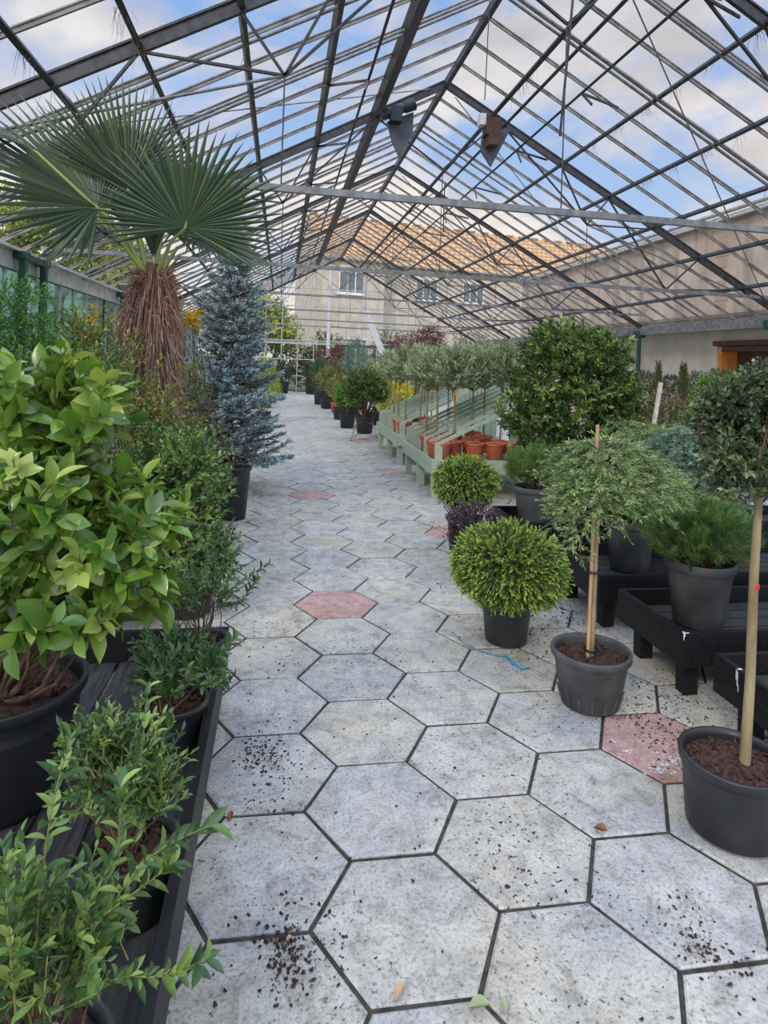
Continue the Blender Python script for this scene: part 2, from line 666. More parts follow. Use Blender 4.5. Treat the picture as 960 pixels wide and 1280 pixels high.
g.add([(-60, -20, -.05), (90, -20, -.05), (90, 110, -.05), (-60, 110, -.05)], [(0, 1, 2, 3)])
tag(g.build('ground', M_GROUND), kind='structure')

# ------------------------------------------------------------------ greenhouse frame
RX, RZ = 2.53, EYE + 4.6
LX, LZ = -3.6, EYE + 1.33
QX, QZ = 8.97, EYE + 1.035
mL = (RZ - LZ) / (RX - LX)
mR = (RZ - QZ) / (QX - RX)


def roofz(x):
    return RZ - mL * (RX - x) if x < RX else RZ - mR * (x - RX)


NL, NR = unit(np.array([-mL, 0, 1.0])), unit(np.array([mR, 0, 1.0]))
TR = [0.95, 5.68, 10.36, 15.05, 19.75, 24.45, 29.2]
ceiling = thing('ceiling', None, None, kind='structure')
# glazing bars: seven bays of slim bars, each slope its own bar
ys = [0.95 + .669 * k for k in range(43)]
for k, y in enumerate(ys):
    if min(abs(y - t) for t in TR) < .12:
        continue
    for side in (0, 1):
        b = MB()
        jit = rng.normal(0, .02)
        if side == 0:
            b.beam((LX, y + jit, LZ + .05), (RX, y + jit, RZ + .05), .022, .05, NL)
            b.beam((LX, y + jit, LZ + .068), (RX, y + jit, RZ + .068), .042, .012, NL)
        else:
            b.beam((RX, y + jit, RZ + .05), (QX, y + jit, QZ + .05), .022, .05, NR)
            b.beam((RX, y + jit, RZ + .068), (QX, y + jit, QZ + .068), .042, .012, NR)
        b.build('glazing_bar', M_BAR, ceiling)
# light companion bars next to some trusses
for y in (6.32, 7.62, 7.5, 12.4, 17.1):
    b = MB()
    b.tube([(LX, y, LZ - .03), (RX, y, RZ - .03), (QX, y, QZ - .03)], .022, 8)
    b.build('roof_pipe', M_TIE, ceiling)
# purlins
for x, w, h in ((-2.7, .045, .05), (-1.95, .05, .06), (-1.26, .05, .07), (-.44, .05, .07), (.45, .06, .09), (1.40, .17, .07), (RX, .07, .12),
                (3.34, .06, .10), (3.57, .04, .05), (4.6, .045, .06), (5.48, .045, .06), (6.33, .045, .06), (7.2, .045, .06), (8.08, .045, .06)):
    b = MB()
    z = roofz(x) - .01
    nrm = NL if x < RX else NR
    if x == RX:
        nrm = np.array([0, 0, 1.0])
    b.beam((x, .6, z), (x, 29.2, z), w, h, nrm)
    if w > .1:
        b.beam((x - .08, .6, z - .06), (x - .08, 29.2, z - .06), .02, .12, nrm)
    b.build('ridge_beam' if x == RX else 'purlin', M_STEEL, ceiling)
# trusses
for ti, y in enumerate(TR):
    t = thing('roof_truss', None, None)
    t.parent = ceiling
    t.location = (0, y, 0)
    b = MB()
    hh = .13 if ti < 3 else .075
    b.beam((LX, 0, LZ), (RX, 0, RZ), .045, hh, NL)
    b.beam((LX, 0, LZ + .06), (RX, 0, RZ + .06), .08, .02, NL)
    b.build('rafter', M_STEEL, t)
    b = MB()
    b.beam((RX, 0, RZ), (QX, 0, QZ), .045, hh * .9, NR)
    b.beam((RX, 0, RZ + .06), (QX, 0, QZ + .06), .08, .02, NR)
    b.build('rafter', M_STEEL, t)
    b = MB()
    tw = 1.0 if ti < 3 else .55
    b.beam((LX, 0, 3.06), (QX, 0, 2.92), .05, .06 * tw)
    b.beam((LX, .03, 3.085), (QX, .03, 2.945), .07 * tw, .012)
    b.build('tie_rod', M_TIE, t)
    A, B, C_ = np.array([-.05, 0, 4.0]), np.array([2.53, 0, 4.75]), np.array([5.1, 0, 4.0])
    A2, C2 = np.array([-2.0, 0, 3.04]), np.array([6.6, 0, 2.96])
    for nd, tg in ((A, (-1.26, -.44, .45, 1.4)), (B, (1.4, 3.45)), (C_, (3.57, 4.6, 5.48, 6.33)), (A2, (-2.7, -1.26)), (C2, (5.48, 7.2, 8.08))):
        for x in tg:
            b = MB()
            b.beam(nd, (x, 0, roofz(x) - .05), .022, .03, (0, 1, 0))
            b.build('strut', M_STEEL, t)
    for nd in (A, B, C_):
        zt = 3.06 - (nd[0] - LX) / (QX - LX) * .14
        b = MB()
        b.tube([nd, (nd[0], 0, zt)], .007, 5)
        b.build('hanging_rod', M_WIRE, t)
    b = MB()
    b.tube([A, (-3.2, 0, roofz(-3.2) - .03)], .014, 6)
    b.tube([C_, (8.5, 0, roofz(8.5) - .03)], .014, 6)
    b.build('brace_rod', M_TIE, t)
# vent operating rods beside the ridge: long shafts with hanging arms
for x0, dz in ((3.75, -.35), (.95, -.30)):
    b = MB()
    z = roofz(x0) + dz
    b.tube([(x0, 1, z), (x0, 29, z)], .018, 6)
    b.build('vent_shaft', M_STEEL, ceiling)
    for y in np.arange(3.2, 28, 2.35):
        b = MB()
        tx = x0 + (.65 if x0 > 2.5 else -.6)
        b.beam((x0, y, z), (tx, y + .25, roofz(tx) - .02), .02, .03)
        b.beam((x0, y, z), (x0 - .1, y - .5, z - .35), .018, .03)
        b.build('vent_arm', M_STEEL, ceiling)
# two loose rods dangling
for (u, v, u2, v2, Y, r) in ((716, 0, 700, 170, 6.2, .013), (612, 0, 606, 125, 7.2, .006), (556, 230, 554, 290, 11, .01)):
    b = MB()
    b.tube([at(u, v, Y), at(u2, v2, Y)], r, 6)
    b.build('dangling_rod', M_STEEL, ceiling)
# wind-brace wires
for a, c in (((-3.2, 10.36, roofz(-3.2)), (2.3, 15.05, RZ - .1)), ((2.7, 5.68, RZ - .2), (8.6, 10.36, roofz(8.6))), ((8.6, 15.05, roofz(8.6)), (2.7, 10.36, RZ - .2)),
             ((2.7, 15.05, RZ - .2), (8.6, 19.75, roofz(8.6))), ((-3.2, 5.68, roofz(-3.2)), (2.3, 10.36, RZ - .1)), ((-3.3, 15.05, 3.0), (0, 15.05, 4.8)), ((-3.2, 19.75, roofz(-3.2)), (2.3, 24.45, RZ - .1))):
    b = MB()
    b.tube([a, c], .009, 5)
    b.build('brace_wire', M_TIE, ceiling)
# withered climber stems caught on the purlins
M_DRY = mat('withered_stems', (.22, .18, .12), (.10, .08, .05), 20, .9)
b = MB()
for x, y0, y1, n in ((-1.26, 4.9, 7.6, 60), (-1.95, 5, 7, 30), (5.48, 5.5, 9.5, 70), (4.6, 5.5, 9.5, 60), (6.33, 6, 9, 30), (-.44, 5.7, 8, 30), (3.34, 8.5, 9.5, 25)):
    P = np.stack([np.full(n, x) + rng.normal(0, .03, n), rng.uniform(y0, y1, n), np.full(n, roofz(x) - .02)], 1)
    cl = rng.integers(0, 6, n)
    P[:, 1] = y0 + (y1 - y0) * (cl + .5) / 6 + rng.normal(0, .05, n)
    Q = P + np.stack([rng.normal(0, .05, n), rng.normal(0, .06, n), -rng.uniform(.05, .28, n)], 1)
    b.sticks(P, Q, .0022, .0008)
tag(b.build('withered_stems', M_DRY, ceiling), kind='stuff')
# eaves gutter and green posts, right
tr1 = MB()
tr1.box((8.9, .5, 2.42), (9.06, 29.2, 2.60))
tr1.box((8.94, .5, 2.60), (9.33, 29.2, 2.63))
tag(tr1.build('trim_1', M_TIE), kind='structure')
for y in TR[1:]:
    b = MB()
    b.box((8.87, y - .04, 0), (8.95, y + .04, 2.42))
    bw = .13 if y < 11 else .05
    b.box((8.85 - bw * 1.6, y - bw, 2.36), (9.05, y + bw, 2.52))
    b.build('green_post', M_GREEN, ceiling)
# ------------------------------------------------------------------ left wall
wl = MB()
wl.box((-3.78, .3, 0), (-3.58, 29.3, .85))
tag(wl.build('wall_left', mat('rendered_plinth', (.42, .42, .38), (.28, .28, .25), 3, .85, bump=.3)), kind='structure')
tr2 = MB()
tr2.box((-3.72, .3, 2.62), (-3.60, 29.3, 2.86))
tr2.box((-3.86, .3, 2.86), (-3.50, 29.3, 2.90))
tr2.box((-3.72, .3, .85), (-3.6, 29.3, .93))
for y in np.arange(.6, 29.3, .72):
    tr2.box((-3.685, y - .016, .93), (-3.635, y + .016, 2.62))
tag(tr2.build('trim_2', M_WHITE), kind='structure')
mt, nt, bb = newmat('old_green_glass')
nt.nodes.remove(bb)
gl = nt.nodes.new('ShaderNodeBsdfGlossy')
gl.inputs[0].default_value = (.75, .9, .88, 1)
gl.inputs[1].default_value = .06
trn = nt.nodes.new('ShaderNodeBsdfTransparent')
trn.inputs[0].default_value = (.42, .62, .58, 1)
mxs = nt.nodes.new('ShaderNodeMixShader')
mxs.inputs[0].default_value = .22
nt.links.new(trn.outputs[0], mxs.inputs[1])
nt.links.new(gl.outputs[0], mxs.inputs[2])
nt.links.new(mxs.outputs[0], nt.nodes['Material Output'].inputs[0])
M_GLASS = mt
wg = MB()
wg.box((-3.664, .6, .93), (-3.658, 29.2, 2.62))
tag(wg.build('window_1', M_GLASS), kind='structure')
for y in (9.39, 10.16, 14.9, 19.6, 24.3):
    b = MB()
    b.box((-3.53, y - .045, 0), (-3.44, y + .045, 2.78))
    b.box((-3.58, y - .08, 2.76), (-3.42, y + .08, 2.86))
    b.build('green_post', M_GREEN, ceiling)
b = MB()
b.beam((-3.48, 9.39, 2.8), (-3.48, 10.16, 2.8), .08, .08)
b.build('green_bracket', M_GREEN, ceiling)

# ------------------------------------------------------------------ right wall (neighbour's rendered wall)
def wall_mat():
    mt, nt, b = newmat('stained_cement_render')
    b.inputs['Roughness'].default_value = .9
    g = nt.nodes.new('ShaderNodeTexCoord')

    def noise(sc, det=5, stretch=(1, 1, 1), dist=0):
        mpp = nt.nodes.new('ShaderNodeMapping')
        mpp.inputs['Scale'].default_value = stretch
        nt.links.new(g.outputs['Object'], mpp.inputs[0])
        n = nt.nodes.new('ShaderNodeTexNoise')
        n.inputs['Scale'].default_value = sc
        n.inputs['Detail'].default_value = det
        n.inputs['Distortion'].default_value = dist
        nt.links.new(mpp.outputs[0], n.inputs[0])
        return n

    def ramp(src, stops):
        r = nt.nodes.new('ShaderNodeValToRGB')
        ramp_set(r, stops)
        nt.links.new(src, r.inputs[0])
        return r
    base = ramp(noise(1.1, 6).outputs[0], [(.3, (.40, .32, .25)), (.55, (.56, .46, .37)), (.75, (.68, .58, .48))])
    streak = ramp(noise(1.3, 4, (1, 1.6, .18)).outputs[0], [(.52, (0, 0, 0)), (.68, (.7, .7, .7))])
    m1 = nt.nodes.new('ShaderNodeMix')
    m1.data_type = 'RGBA'
    nt.links.new(streak.outputs[0], m1.inputs[0])
    nt.links.new(base.outputs[0], m1.inputs[6])
    m1.inputs[7].default_value = (.24, .20, .16, 1)
    nt.links.new(m1.outputs[2], b.inputs['Base Color'])
    bp = nt.nodes.new('ShaderNodeBump')
    bp.inputs['Strength'].default_value = .4
    nt.links.new(noise(6, 6).outputs[0], bp.inputs['Height'])
    nt.links.new(bp.outputs[0], b.inputs['Normal'])
    return mt


M_RENDER = wall_mat()
M_BRICK = mat('pink_brick_patch', (.52, .36, .26), (.40, .29, .22), 9, .9, bump=.5, stretch=(1, 2, 6))
M_LIME = mat('limewashed_render', (.60, .55, .46), (.48, .43, .35), 2.2, .9, bump=.2)
D0, D1, DZ = 10.4, 12.67, 2.12
wr = MB()
wr.box((9.35, .5, 2.5), (9.75, 24.3, 4.86))
wr.box((9.35, .5, 0), (9.75, D0, 2.5), mi=2)
wr.box((9.35, D1, 0), (9.75, 24.3, 2.5), mi=2)
wr.box((9.35, D0, DZ), (9.75, D1, 2.5), mi=2)
wr.box((9.35, 24.3, 0), (9.75, 29.4, 2.5), mi=2)
for (y, w) in ((9.9, .45), (12.6, .5), (15.6, .42), (18.8, .42), (22, .4)):
    for kk in range(9):
        z = 2.62 + kk * .24
        if (kk * 7 + int(y)) % 4 == 0:
            continue
        ww = w * (.55 if kk % 2 else .9)
        wr.box((9.338, y - ww / 2, z), (9.36, y + ww / 2, z + .20), mi=1)
tag(wr.build('wall_right', [M_RENDER, M_BRICK, M_LIME]), kind='structure')
tr3 = MB()
tr3.box((9.24, .5, 4.82), (9.8, 24.35, 4.9))
tr3.tube([(9.26, .5, 4.98), (9.26, 24.35, 4.98)], .05, 8)
tr3.tube([(9.2, .5, 4.80), (9.2, 24.35, 4.80)], .03, 8)
tr3.tube([(9.33, 24.2, 4.8), (9.33, 24.2, 2.6)], .06, 8)
tag(tr3.build('trim_3', mat('painted_gutter', (.50, .48, .44), (.34, .32, .3), 5, .6)), kind='structure')
d = MB()
d.box((9.76, D0 + .02, 0), (9.82, D1 - .02, DZ - .02), mi=1)
d.box((9.36, D1 - .12, 0), (9.75, D1 - .01, DZ - .02))
d.box((9.36, D0 + .01, 0), (9.75, D0 + .12, DZ - .02))
d.box((9.36, D0 + .12, DZ - .12), (9.75, D1 - .12, DZ - .02), mi=1)
d.box((9.30, D0 - .1, DZ), (9.36, D1 + .1, DZ + .10), mi=1)
tag(d.build('door_1', [mat('orange_stained_timber', (.75, .27, .06), (.6, .2, .04), 6, .6), mat('brown_door_boards', (.12, .06, .035), (.06, .03, .02), 8, .7)]), kind='structure')
# cables along the wall top
b = MB()
for k in range(4):
    b.tube([(9.2, 7, 2.75 + .03 * k), (9.3, 12, 2.70 + .03 * k), (9.28, 20, 2.74 + .03 * k)], .008, 5)
b.build('wall_cable', M_STEEL, ceiling)

# ------------------------------------------------------------------ back gable
gb = MB()
YG = 29.25
for x in np.arange(-3.6, 9.0, .72):
    z1 = roofz(x)
    gb.box((x - .02, YG - .02, 0), (x + .02, YG + .02, z1))
for z in (.75, 1.5, 2.3, 3.05, 3.9, 4.7):
    xl = LX if z < LZ else RX - (RZ - z) / mL
    xr = QX if z < QZ else RX + (RZ - z) / mR
    gb.box((xl, YG - .025, z - .02), (xr, YG + .025, z + .02))
gb.box((-3.6, YG - .06, 2.18), (3.2, YG + .05, 2.26))
gb.box((-3.6, YG - .06, 2.33), (3.2, YG + .05, 2.37))
gb.beam((-1.2, YG, 2.3), (1.3, YG, 3.6), .04, .05)
tag(gb.build('wall_back', M_WHITE), kind='structure')
tr4 = MB()
p = at(410, 440, 28.9)
tr4.tube([(p[0], 28.95, 0), (p[0], 28.95, 5.7)], .085, 12)
tr4.box((p[0] + .45, 28.85, 5.5), (p[0] + .85, 29.1, 5.8))
tag(tr4.build('trim_4', M_WPAINT), kind='structure')

# ------------------------------------------------------------------ house behind the end gable
M_STONE = mat('pale_stone_render', (.62, .54, .44), (.46, .40, .32), 1.6, .9, bump=.2)
M_STONE_LIT = mat('yellow_lit_stone_band', (.80, .66, .44), (.68, .54, .34), 1.4, .9)  # warm light on the wall below the eaves, put into its colour
mt, nt, bb = newmat('clay_roof_tiles')
bb.inputs['Roughness'].default_value = .85
tcn = nt.nodes.new('ShaderNodeTexCoord')
bk = nt.nodes.new('ShaderNodeTexBrick')
bk.inputs['Scale'].default_value = 1.0
bk.inputs['Brick Width'].default_value = .42
bk.inputs['Row Height'].default_value = .34
bk.inputs['Mortar Size'].default_value = .035
bk.inputs['Color1'].default_value = (.60, .37, .17, 1)
bk.inputs['Color2'].default_value = (.48, .29, .14, 1)
bk.inputs['Mortar'].default_value = (.22, .11, .06, 1)
mpn = nt.nodes.new('ShaderNodeMapping')
mpn.vector_type = 'POINT'
mpn.inputs['Rotation'].default_value = (math.radians(90), 0, 0)
nt.links.new(tcn.outputs['Object'], mpn.inputs[0])
nt.links.new(mpn.outputs[0], bk.inputs[0])
nt.links.new(bk.outputs[0], bb.inputs['Base Color'])
M_ROOF = mt
M_PANE = mat('dark_window_pane', (.16, .18, .19), (.10, .11, .12), 3, .15)

house = thing('house', 'two storey stone house with an orange clay tile roof beyond the end gable', 'building', (2.5, 42, 0), math.radians(11.5))


def part(name, mats, parent, fn):
    b = MB()
    fn(b)
    return b.build(name, mats, parent)


EV, RG = 8.2, 11.7
part('wall', [M_STONE, M_STONE_LIT], house, lambda b: (b.box((0, 0, 0), (4.3, 8, EV)), b.box((4.3, .9, 0), (30, 8, EV)), b.box((-.02, -.03, EV - .75), (4.32, 0, EV), mi=1), b.box((4.3, .86, EV - .75), (30, .9, EV), mi=1),
                                                    b.add([(0, 0, EV), (0, 8, EV), (0, 4, RG)], [(0, 1, 2)])))


def roof(b):
    for x0, x1, yf in ((-.08, 4.6, -.3), (4.6, 30.3, .6)):
        t = .14
        v = [(x0, yf, EV - .1), (x1, yf, EV - .1), (x1, 4.2, RG), (x0, 4.2, RG), (x0, yf, EV - .1 + t), (x1, yf, EV - .1 + t), (x1, 4.2, RG + t), (x0, 4.2, RG + t)]
        b.add(v, [(0, 3, 2, 1), (4, 5, 6, 7), (0, 1, 5, 4), (1, 2, 6, 5), (2, 3, 7, 6), (3, 0, 4, 7)])
    b.add([(-.08, 4.2, RG + .14), (30.3, 4.2, RG + .14), (30.3, 8.3, EV), (-.08, 8.3, EV)], [(0, 1, 2, 3)])
    for k in range(26):
        b.box((k * 1.15, 4.05, RG + .1), (k * 1.15 + .6, 4.35, RG + .22))


part('roof', M_ROOF, house, roof)
for (x0, yy) in ((1.05, 0), (6.9, .9), (10.6, .9), (15.5, .9), (20.5, .9)):
    f = part('window', M_WPAINT, house, lambda b: (b.box((x0, yy - .05, 5.9), (x0 + 1.75, yy + .02, 6.0)), b.box((x0, yy - .05, 7.35), (x0 + 1.75, yy + .02, 7.45)), [b.box((x0 + .05 + q * .55, yy - .05, 6.0), (x0 + .13 + q * .55, yy + .02, 7.35)) for q in range(4)], b.box((x0 - .1, yy - .14, 5.8), (x0 + 1.85, yy, 5.9))))
    part('pane', M_PANE, f, lambda b: b.box((x0 + .1, yy - .02, 6.0), (x0 + 1.7, yy - .005, 7.35)))
for x0 in (1.6, 7.4, 12.5):
    yy = 0 if x0 < 4 else .9
    f = part('window', M_WPAINT, house, lambda b: (b.box((x0, yy - .05, 1.2), (x0 + 1.6, yy + .02, 1.3)), b.box((x0, yy - .05, 2.9), (x0 + 1.6, yy + .02, 3.0)), [b.box((x0 + q * .76, yy - .05, 1.3), (x0 + .08 + q * .76, yy + .02, 2.9)) for q in range(3)]))
    part('pane', M_PANE, f, lambda b: b.box((x0 + .08, yy - .02, 1.3), (x0 + 1.6, yy - .005, 2.9)))
part('downpipe', mat('rust_red_pipe', (.30, .10, .06), (.2, .07, .05), 5, .6), house, lambda b: b.tube([(4.4, .8, EV - .1), (4.4, .8, 0)], .09, 8))
part('gutter', M_TIE, house, lambda b: (b.tube([(-.2, -.38, EV - .1), (4.5, -.38, EV - .1)], .09, 8), b.tube([(4.6, .52, EV - .1), (30, .52, EV - .1)], .09, 8)))

# ------------------------------------------------------------------ trees and hedges outside
TREE_COLS = {
    'dark': ((.03, .055, .018), (.06, .10, .03), (.11, .16, .05)),
    'yellow': ((.10, .14, .03), (.26, .30, .06), (.48, .48, .12)),  # yellow of sunlit leaf clusters painted into the leaf colours
    'olive': ((.08, .09, .03), (.17, .18, .06), (.34, .32, .12)),
    'cream': ((.05, .08, .03), (.12, .17, .07), (.60, .55, .42)),
}


def tree(name, label, loc, blobs, key, n=900, L=.16, cat='tree', trunk=True, seed=0, group=None):
    r = np.random.default_rng(seed)
    t = thing(name, label, cat, loc, group=group)
    blobs = np.array(blobs, float)
    if trunk:
        b = MB()
        zc = blobs[:, 2].min()
        b.tube([(0, 0, 0), (.05, 0, zc * .5), (0, .05, zc)], [.16, .13, .09], 8)
        limbs(b, r, np.array([0, .05, zc * .7]), blobs[:, :3], .07, .03, mi=0)
        b.build('trunk', M_BARK, t)
    b = MB()
    tips, u = crown_points(r, blobs, n, .45, 1.05)
    dirs = unit(u + rdir(r, n) * .6)
    # leaf colours are picked at random, twig by twig and leaf by leaf
    leafy(b, r, tips, dirs, L * 3, 9, L, L * .6, RHOMB, spread=1.2, twig_r=.004)
    b.build('foliage', [leafmat('tree_leaf_' + key, TREE_COLS[key], .6, .3), M_BARKD], t)
    return t


tree('deciduous_tree', 'tall yellow-lit leafy tree outside the left glass wall nearest the camera', (X(75, 285, 17), 17, 0), [(0, 0, 4.6, 1.3, 1.4, 1.25), (.9, .6, 3.7, 1.1, 1.2, 1.0), (-1.2, -.8, 4.3, 1.2, 1.2, 1.2)], 'yellow', 1300, .12, seed=1)
tree('deciduous_tree', 'olive green bushy tree outside left glass wall, behind the palm fronds', (-5.7, 22.6, 0), [(0, 0, 4.3, 1.4, 1.7, 1.5), (.2, .6, 3.1, 1.3, 1.3, 1.2)], 'olive', 1100, .13, seed=2)
tree('deciduous_tree', 'dark green tree outside the left wall, seen between palm and spruce', (-6.0, 27.2, 0), [(0, 0, 3.4, 1.5, 1.8, 1.6)], 'dark', 900, .14, seed=3)
tree('deciduous_tree', 'yellow-green tree with a round crown beyond the end gable, left of the house', (-2.2, 34.5, 0), [(0, 0, 3.5, 2.6, 1.5, 1.9), (1.8, 0, 2.9, 1.6, 1.3, 1.5)], 'yellow', 1300, .17, seed=4)
tree('deciduous_tree', 'tall olive tree at the back left corner outside the gable', (-7.8, 36, 0), [(0, 0, 5.2, 2.0, 1.8, 2.2), (1, 0, 3.6, 1.8, 1.8, 1.9)], 'olive', 1200, .18, seed=5)
tree('hedge', 'dark clipped hedge outside the end gable below the pale sky gap', (-.2, 31.8, 0), [(0, 0, 1.2, 2.0, .6, 1.6), (2.4, 0, 1.3, 1.4, .6, 1.7), (-3, 0, 1.4, 2.0, .6, 1.7)], 'dark', 2200, .11, cat='hedge', trunk=False, seed=6)
tree('hedge', 'cream flecked variegated hedge outside gable in front of the house wall', (7.2, 31.9, 0), [(-1.9, 0, 1.5, 1.2, .6, 1.7), (0, 0, 1.5, 1.6, .6, 1.9), (2.4, 0, 1.5, 1.6, .6, 1.8)], 'cream', 1900, .11, cat='hedge', trunk=False, seed=7)


# ------------------------------------------------------------------ pots
def pot_profile(r0, r1, h, rim=.03, t=.006, lip=.007):
    return [(.0, .004), (r0 * .9, .004), (r0, .012), (r0 + (r1 - r0) * .80, h - rim * 1.6), (r1 + .0, h - rim * 1.15), (r1 + lip, h - rim), (r1 + lip * 1.2, h - .004), (r1 + lip, h), (r1 - t, h), (r1 - t * 1.6, h - .02), (r0 + (r1 - r0) * .7, h * .72)]


def add_pot(t, r0, r1, h, m, fill=.87, soil=M_SOIL, rim=.03, seed=0, ribs=False):
    b = MB()
    rr = np.random.default_rng(seed + 77)
    b.lathe(pot_profile(r0, r1, h, rim), 44, wob=.008)
    if ribs:
        for k in range(16):
            a = k * PI / 8
            b.beam((r0 * 1.0 * math.cos(a), r0 * math.sin(a), .02), (r0 * 1.13 * math.cos(a), r0 * 1.13 * math.sin(a), h * .3), .012, .006, (math.cos(a), math.sin(a), 0))
    p = b.build('pot', m, t)
    # soil disc with crumbs and bark chips
    b = MB()
    rs = r0 + (r1 - r0) * fill - .008
    zz = h * fill
    rings, n = 7, 28
    vs = [(0, 0, zz + .01)]
    for q in range(1, rings + 1):
        for k in range(n):
            a = 2 * PI * k / n
            rad = rs * q / rings
            vs.append((rad * math.cos(a), rad * math.sin(a), zz + rr.normal(0, .004) + .008 * (1 - q / rings)))
    f = [(0, 1 + k, 1 + (k + 1) % n) for k in range(n)]
    for q in range(rings - 1):
        for k in range(n):
            f.append((1 + q * n + k, 1 + q * n + n + k, 1 + q * n + n + (k + 1) % n, 1 + q * n + (k + 1) % n))
    b.add(vs, f)
    nc = 160 if r1 > .12 else 50
    a = rr.random(nc) * 6.28
    rad = rs * np.sqrt(rr.random(nc)) * .95
    P = np.stack([rad * np.cos(a), rad * np.sin(a), np.full(nc, zz + .006)], 1)
    D = rdir(rr, nc)
    D[:, 2] *= .35
    Lc = rr.uniform(.008, .026, nc)
    b.sticks(P, P + unit(D) * Lc[:, None], Lc * .28, Lc * .18, sides=4)
    b.build('soil', soil, t)
    return zz


# leaf colour sets
LM_CAM = leafmat('glossy_lime_leaf', ((.055, .13, .024), (.11, .22, .034), (.20, .32, .05), (.40, .47, .11)), .28, .25, .7, gain=1.1)
LM_PRIV = leafmat('privet_leaf', ((.035, .08, .03), (.06, .12, .038), (.095, .175, .045), (.22, .31, .08)), .38, .25)
LM_PRIVD = leafmat('dark_privet_leaf', ((.030, .07, .03), (.055, .11, .038), (.095, .18, .055)), .36, .2, gain=1.6)
LM_LAUR = leafmat('laurel_leaf', ((.022, .055, .016), (.045, .095, .022), (.09, .15, .032), (.25, .32, .07)), .33, .2)
LM_CAMD = leafmat('camellia_dark_leaf', ((.028, .055, .028), (.05, .085, .038), (.08, .12, .045), (.20, .24, .11)), .33, .15)
LM_PHOT = leafmat('photinia_leaf', ((.035, .075, .025), (.06, .12, .035), (.11, .18, .045), (.20, .27, .07)), .35, .2, gain=1.75)
LM_OLIVEY = leafmat('loose_olive_leaf', ((.05, .08, .02), (.12, .15, .035), (.22, .24, .06), (.34, .32, .10)), .4, .3, gain=1.5)
LM_HEDGE = leafmat('climber_leaf', ((.04, .12, .022), (.09, .22, .035), (.18, .35, .06)), .45, .3)
LM_CRYP = leafmat('cryptomeria_needle', ((.035, .085, .018), (.10, .19, .03), (.30, .41, .08)), .6, .25)
LM_PINE = leafmat('pine_needle', ((.035, .09, .025), (.08, .17, .035), (.17, .29, .06)), .5, .2)
LM_LARCH = leafmat('cedar_needle', ((.08, .15, .065), (.17, .28, .11), (.36, .48, .19)), .55, .25)
LM_BLUEC = leafmat('blue_cedar_needle', ((.07, .13, .095), (.13, .22, .16), (.24, .36, .25)), .55, .2)
LM_SPRUCE = leafmat('blue_spruce_needle', ((.13, .20, .21), (.25, .36, .38), (.46, .60, .62)), .6, .15, gain=1.45)
LM_OLIVE = leafmat('olive_leaf', ((.09, .12, .055), (.21, .26, .13), (.46, .52, .32)), .5, .15)
LM_MAPLE = leafmat('purple_maple_leaf', ((.07, .018, .022), (.13, .03, .04), (.22, .06, .07)), .5, .25)
LM_PURP = leafmat('purple_small_leaf', ((.035, .025, .035), (.07, .045, .06), (.14, .09, .10)), .5, .15)
LM_YELL = leafmat('golden_leaf', ((.35, .33, .03), (.6, .52, .04), (.75, .65, .08)), .5, .3)
LM_LIME = leafmat('lime_conifer', ((.12, .19, .02), (.26, .33, .03), (.42, .48, .06)), .55, .3)
LM_DARKB = leafmat('dark_ball_leaf', ((.02, .035, .018), (.04, .065, .03), (.09, .12, .06)), .5, .15)
LM_CONE = leafmat('cypress_leaf', ((.035, .07, .02), (.07, .12, .03), (.12, .18, .04)), .6, .15)
LM_RUST = leafmat('rusty_tip_leaf', ((.05, .09, .03), (.12, .15, .05), (.30, .13, .07)), .45, .2)
LM_PALM = leafmat('fan_palm_blade', ((.022, .045, .022), (.04, .07, .03), (.075, .115, .045)), .42, .12)
M_CORE = mat('shaded_twig_core', (.03, .035, .015), (.015, .017, .008), 30, .95)


def core_mesh(b, rr, blobs, k=.62, mi=1, n=260):
    """thicket of bare inner twigs so that a dense crown is not see-through"""
    blobs = np.asarray(blobs, float)
    w = blobs[:, 3] * blobs[:, 5]
    q = blobs[rr.choice(len(blobs), n, p=w / w.sum())]
    a = q[:, :3] + rdir(rr, n) * q[:, 3:6] * (k * rr.random((n, 1)))
    c = a + rdir(rr, n) * q[:, 3:6] * .35
    b.sticks(a, c, .003, .0015, mi=mi)


def bush(name, label, cat, loc, blobs, lm, n, tl, npl, L, Wd, tpl=SMALL, pot=None, stem_base=None, seed=0, up=.3, spread=.9, curve=0.0, group=None, inner=.6, nlimb=14, limb_r=(.008, .003), bark=None, mix_in=0, rz=0, bottom=-.75, twr=.0015, noise=.5, stake=None, scale=1.0):
    r = np.random.default_rng(seed)
    t = thing(name, label, cat, loc, rz, group)
    zz = 0
    if pot:
        zz = add_pot(t, *pot[:4], seed=seed, **(pot[4] if len(pot) > 4 else {}))
    blobs = np.array(blobs, float)
    b = MB()
    tips, u = crown_points(r, blobs, n, inner, 1.04, bottom)
    dirs = u + rdir(r, n) * noise
    dirs[:, 2] += up
    start = leafy(b, r, tips, dirs, tl, npl, L, Wd, tpl, spread=spread, curve=curve, twig_r=twr)
    if mix_in:
        ti, ui = crown_points(r, blobs, mix_in, .1, inner)
        leafy(b, r, ti, ui + rdir(r, mix_in) * .6, tl, npl, L, Wd, tpl, spread=1.1, twig_r=twr)
    b.build('foliage', [lm, bark or M_BARKD], t)
    if not nlimb:
        return t
    b = MB()
    bases = np.array([0, 0, zz - .01])
    sel = r.choice(n, min(nlimb, n), replace=False)
    bb = bases + np.concatenate([r.normal(0, .012, (len(sel), 2)), np.zeros((len(sel), 1))], 1)
    limbs(b, r, bb, start[sel], limb_r[0], limb_r[1], mi=0)
    b.build('stem', bark or M_BARK, t)
    return t


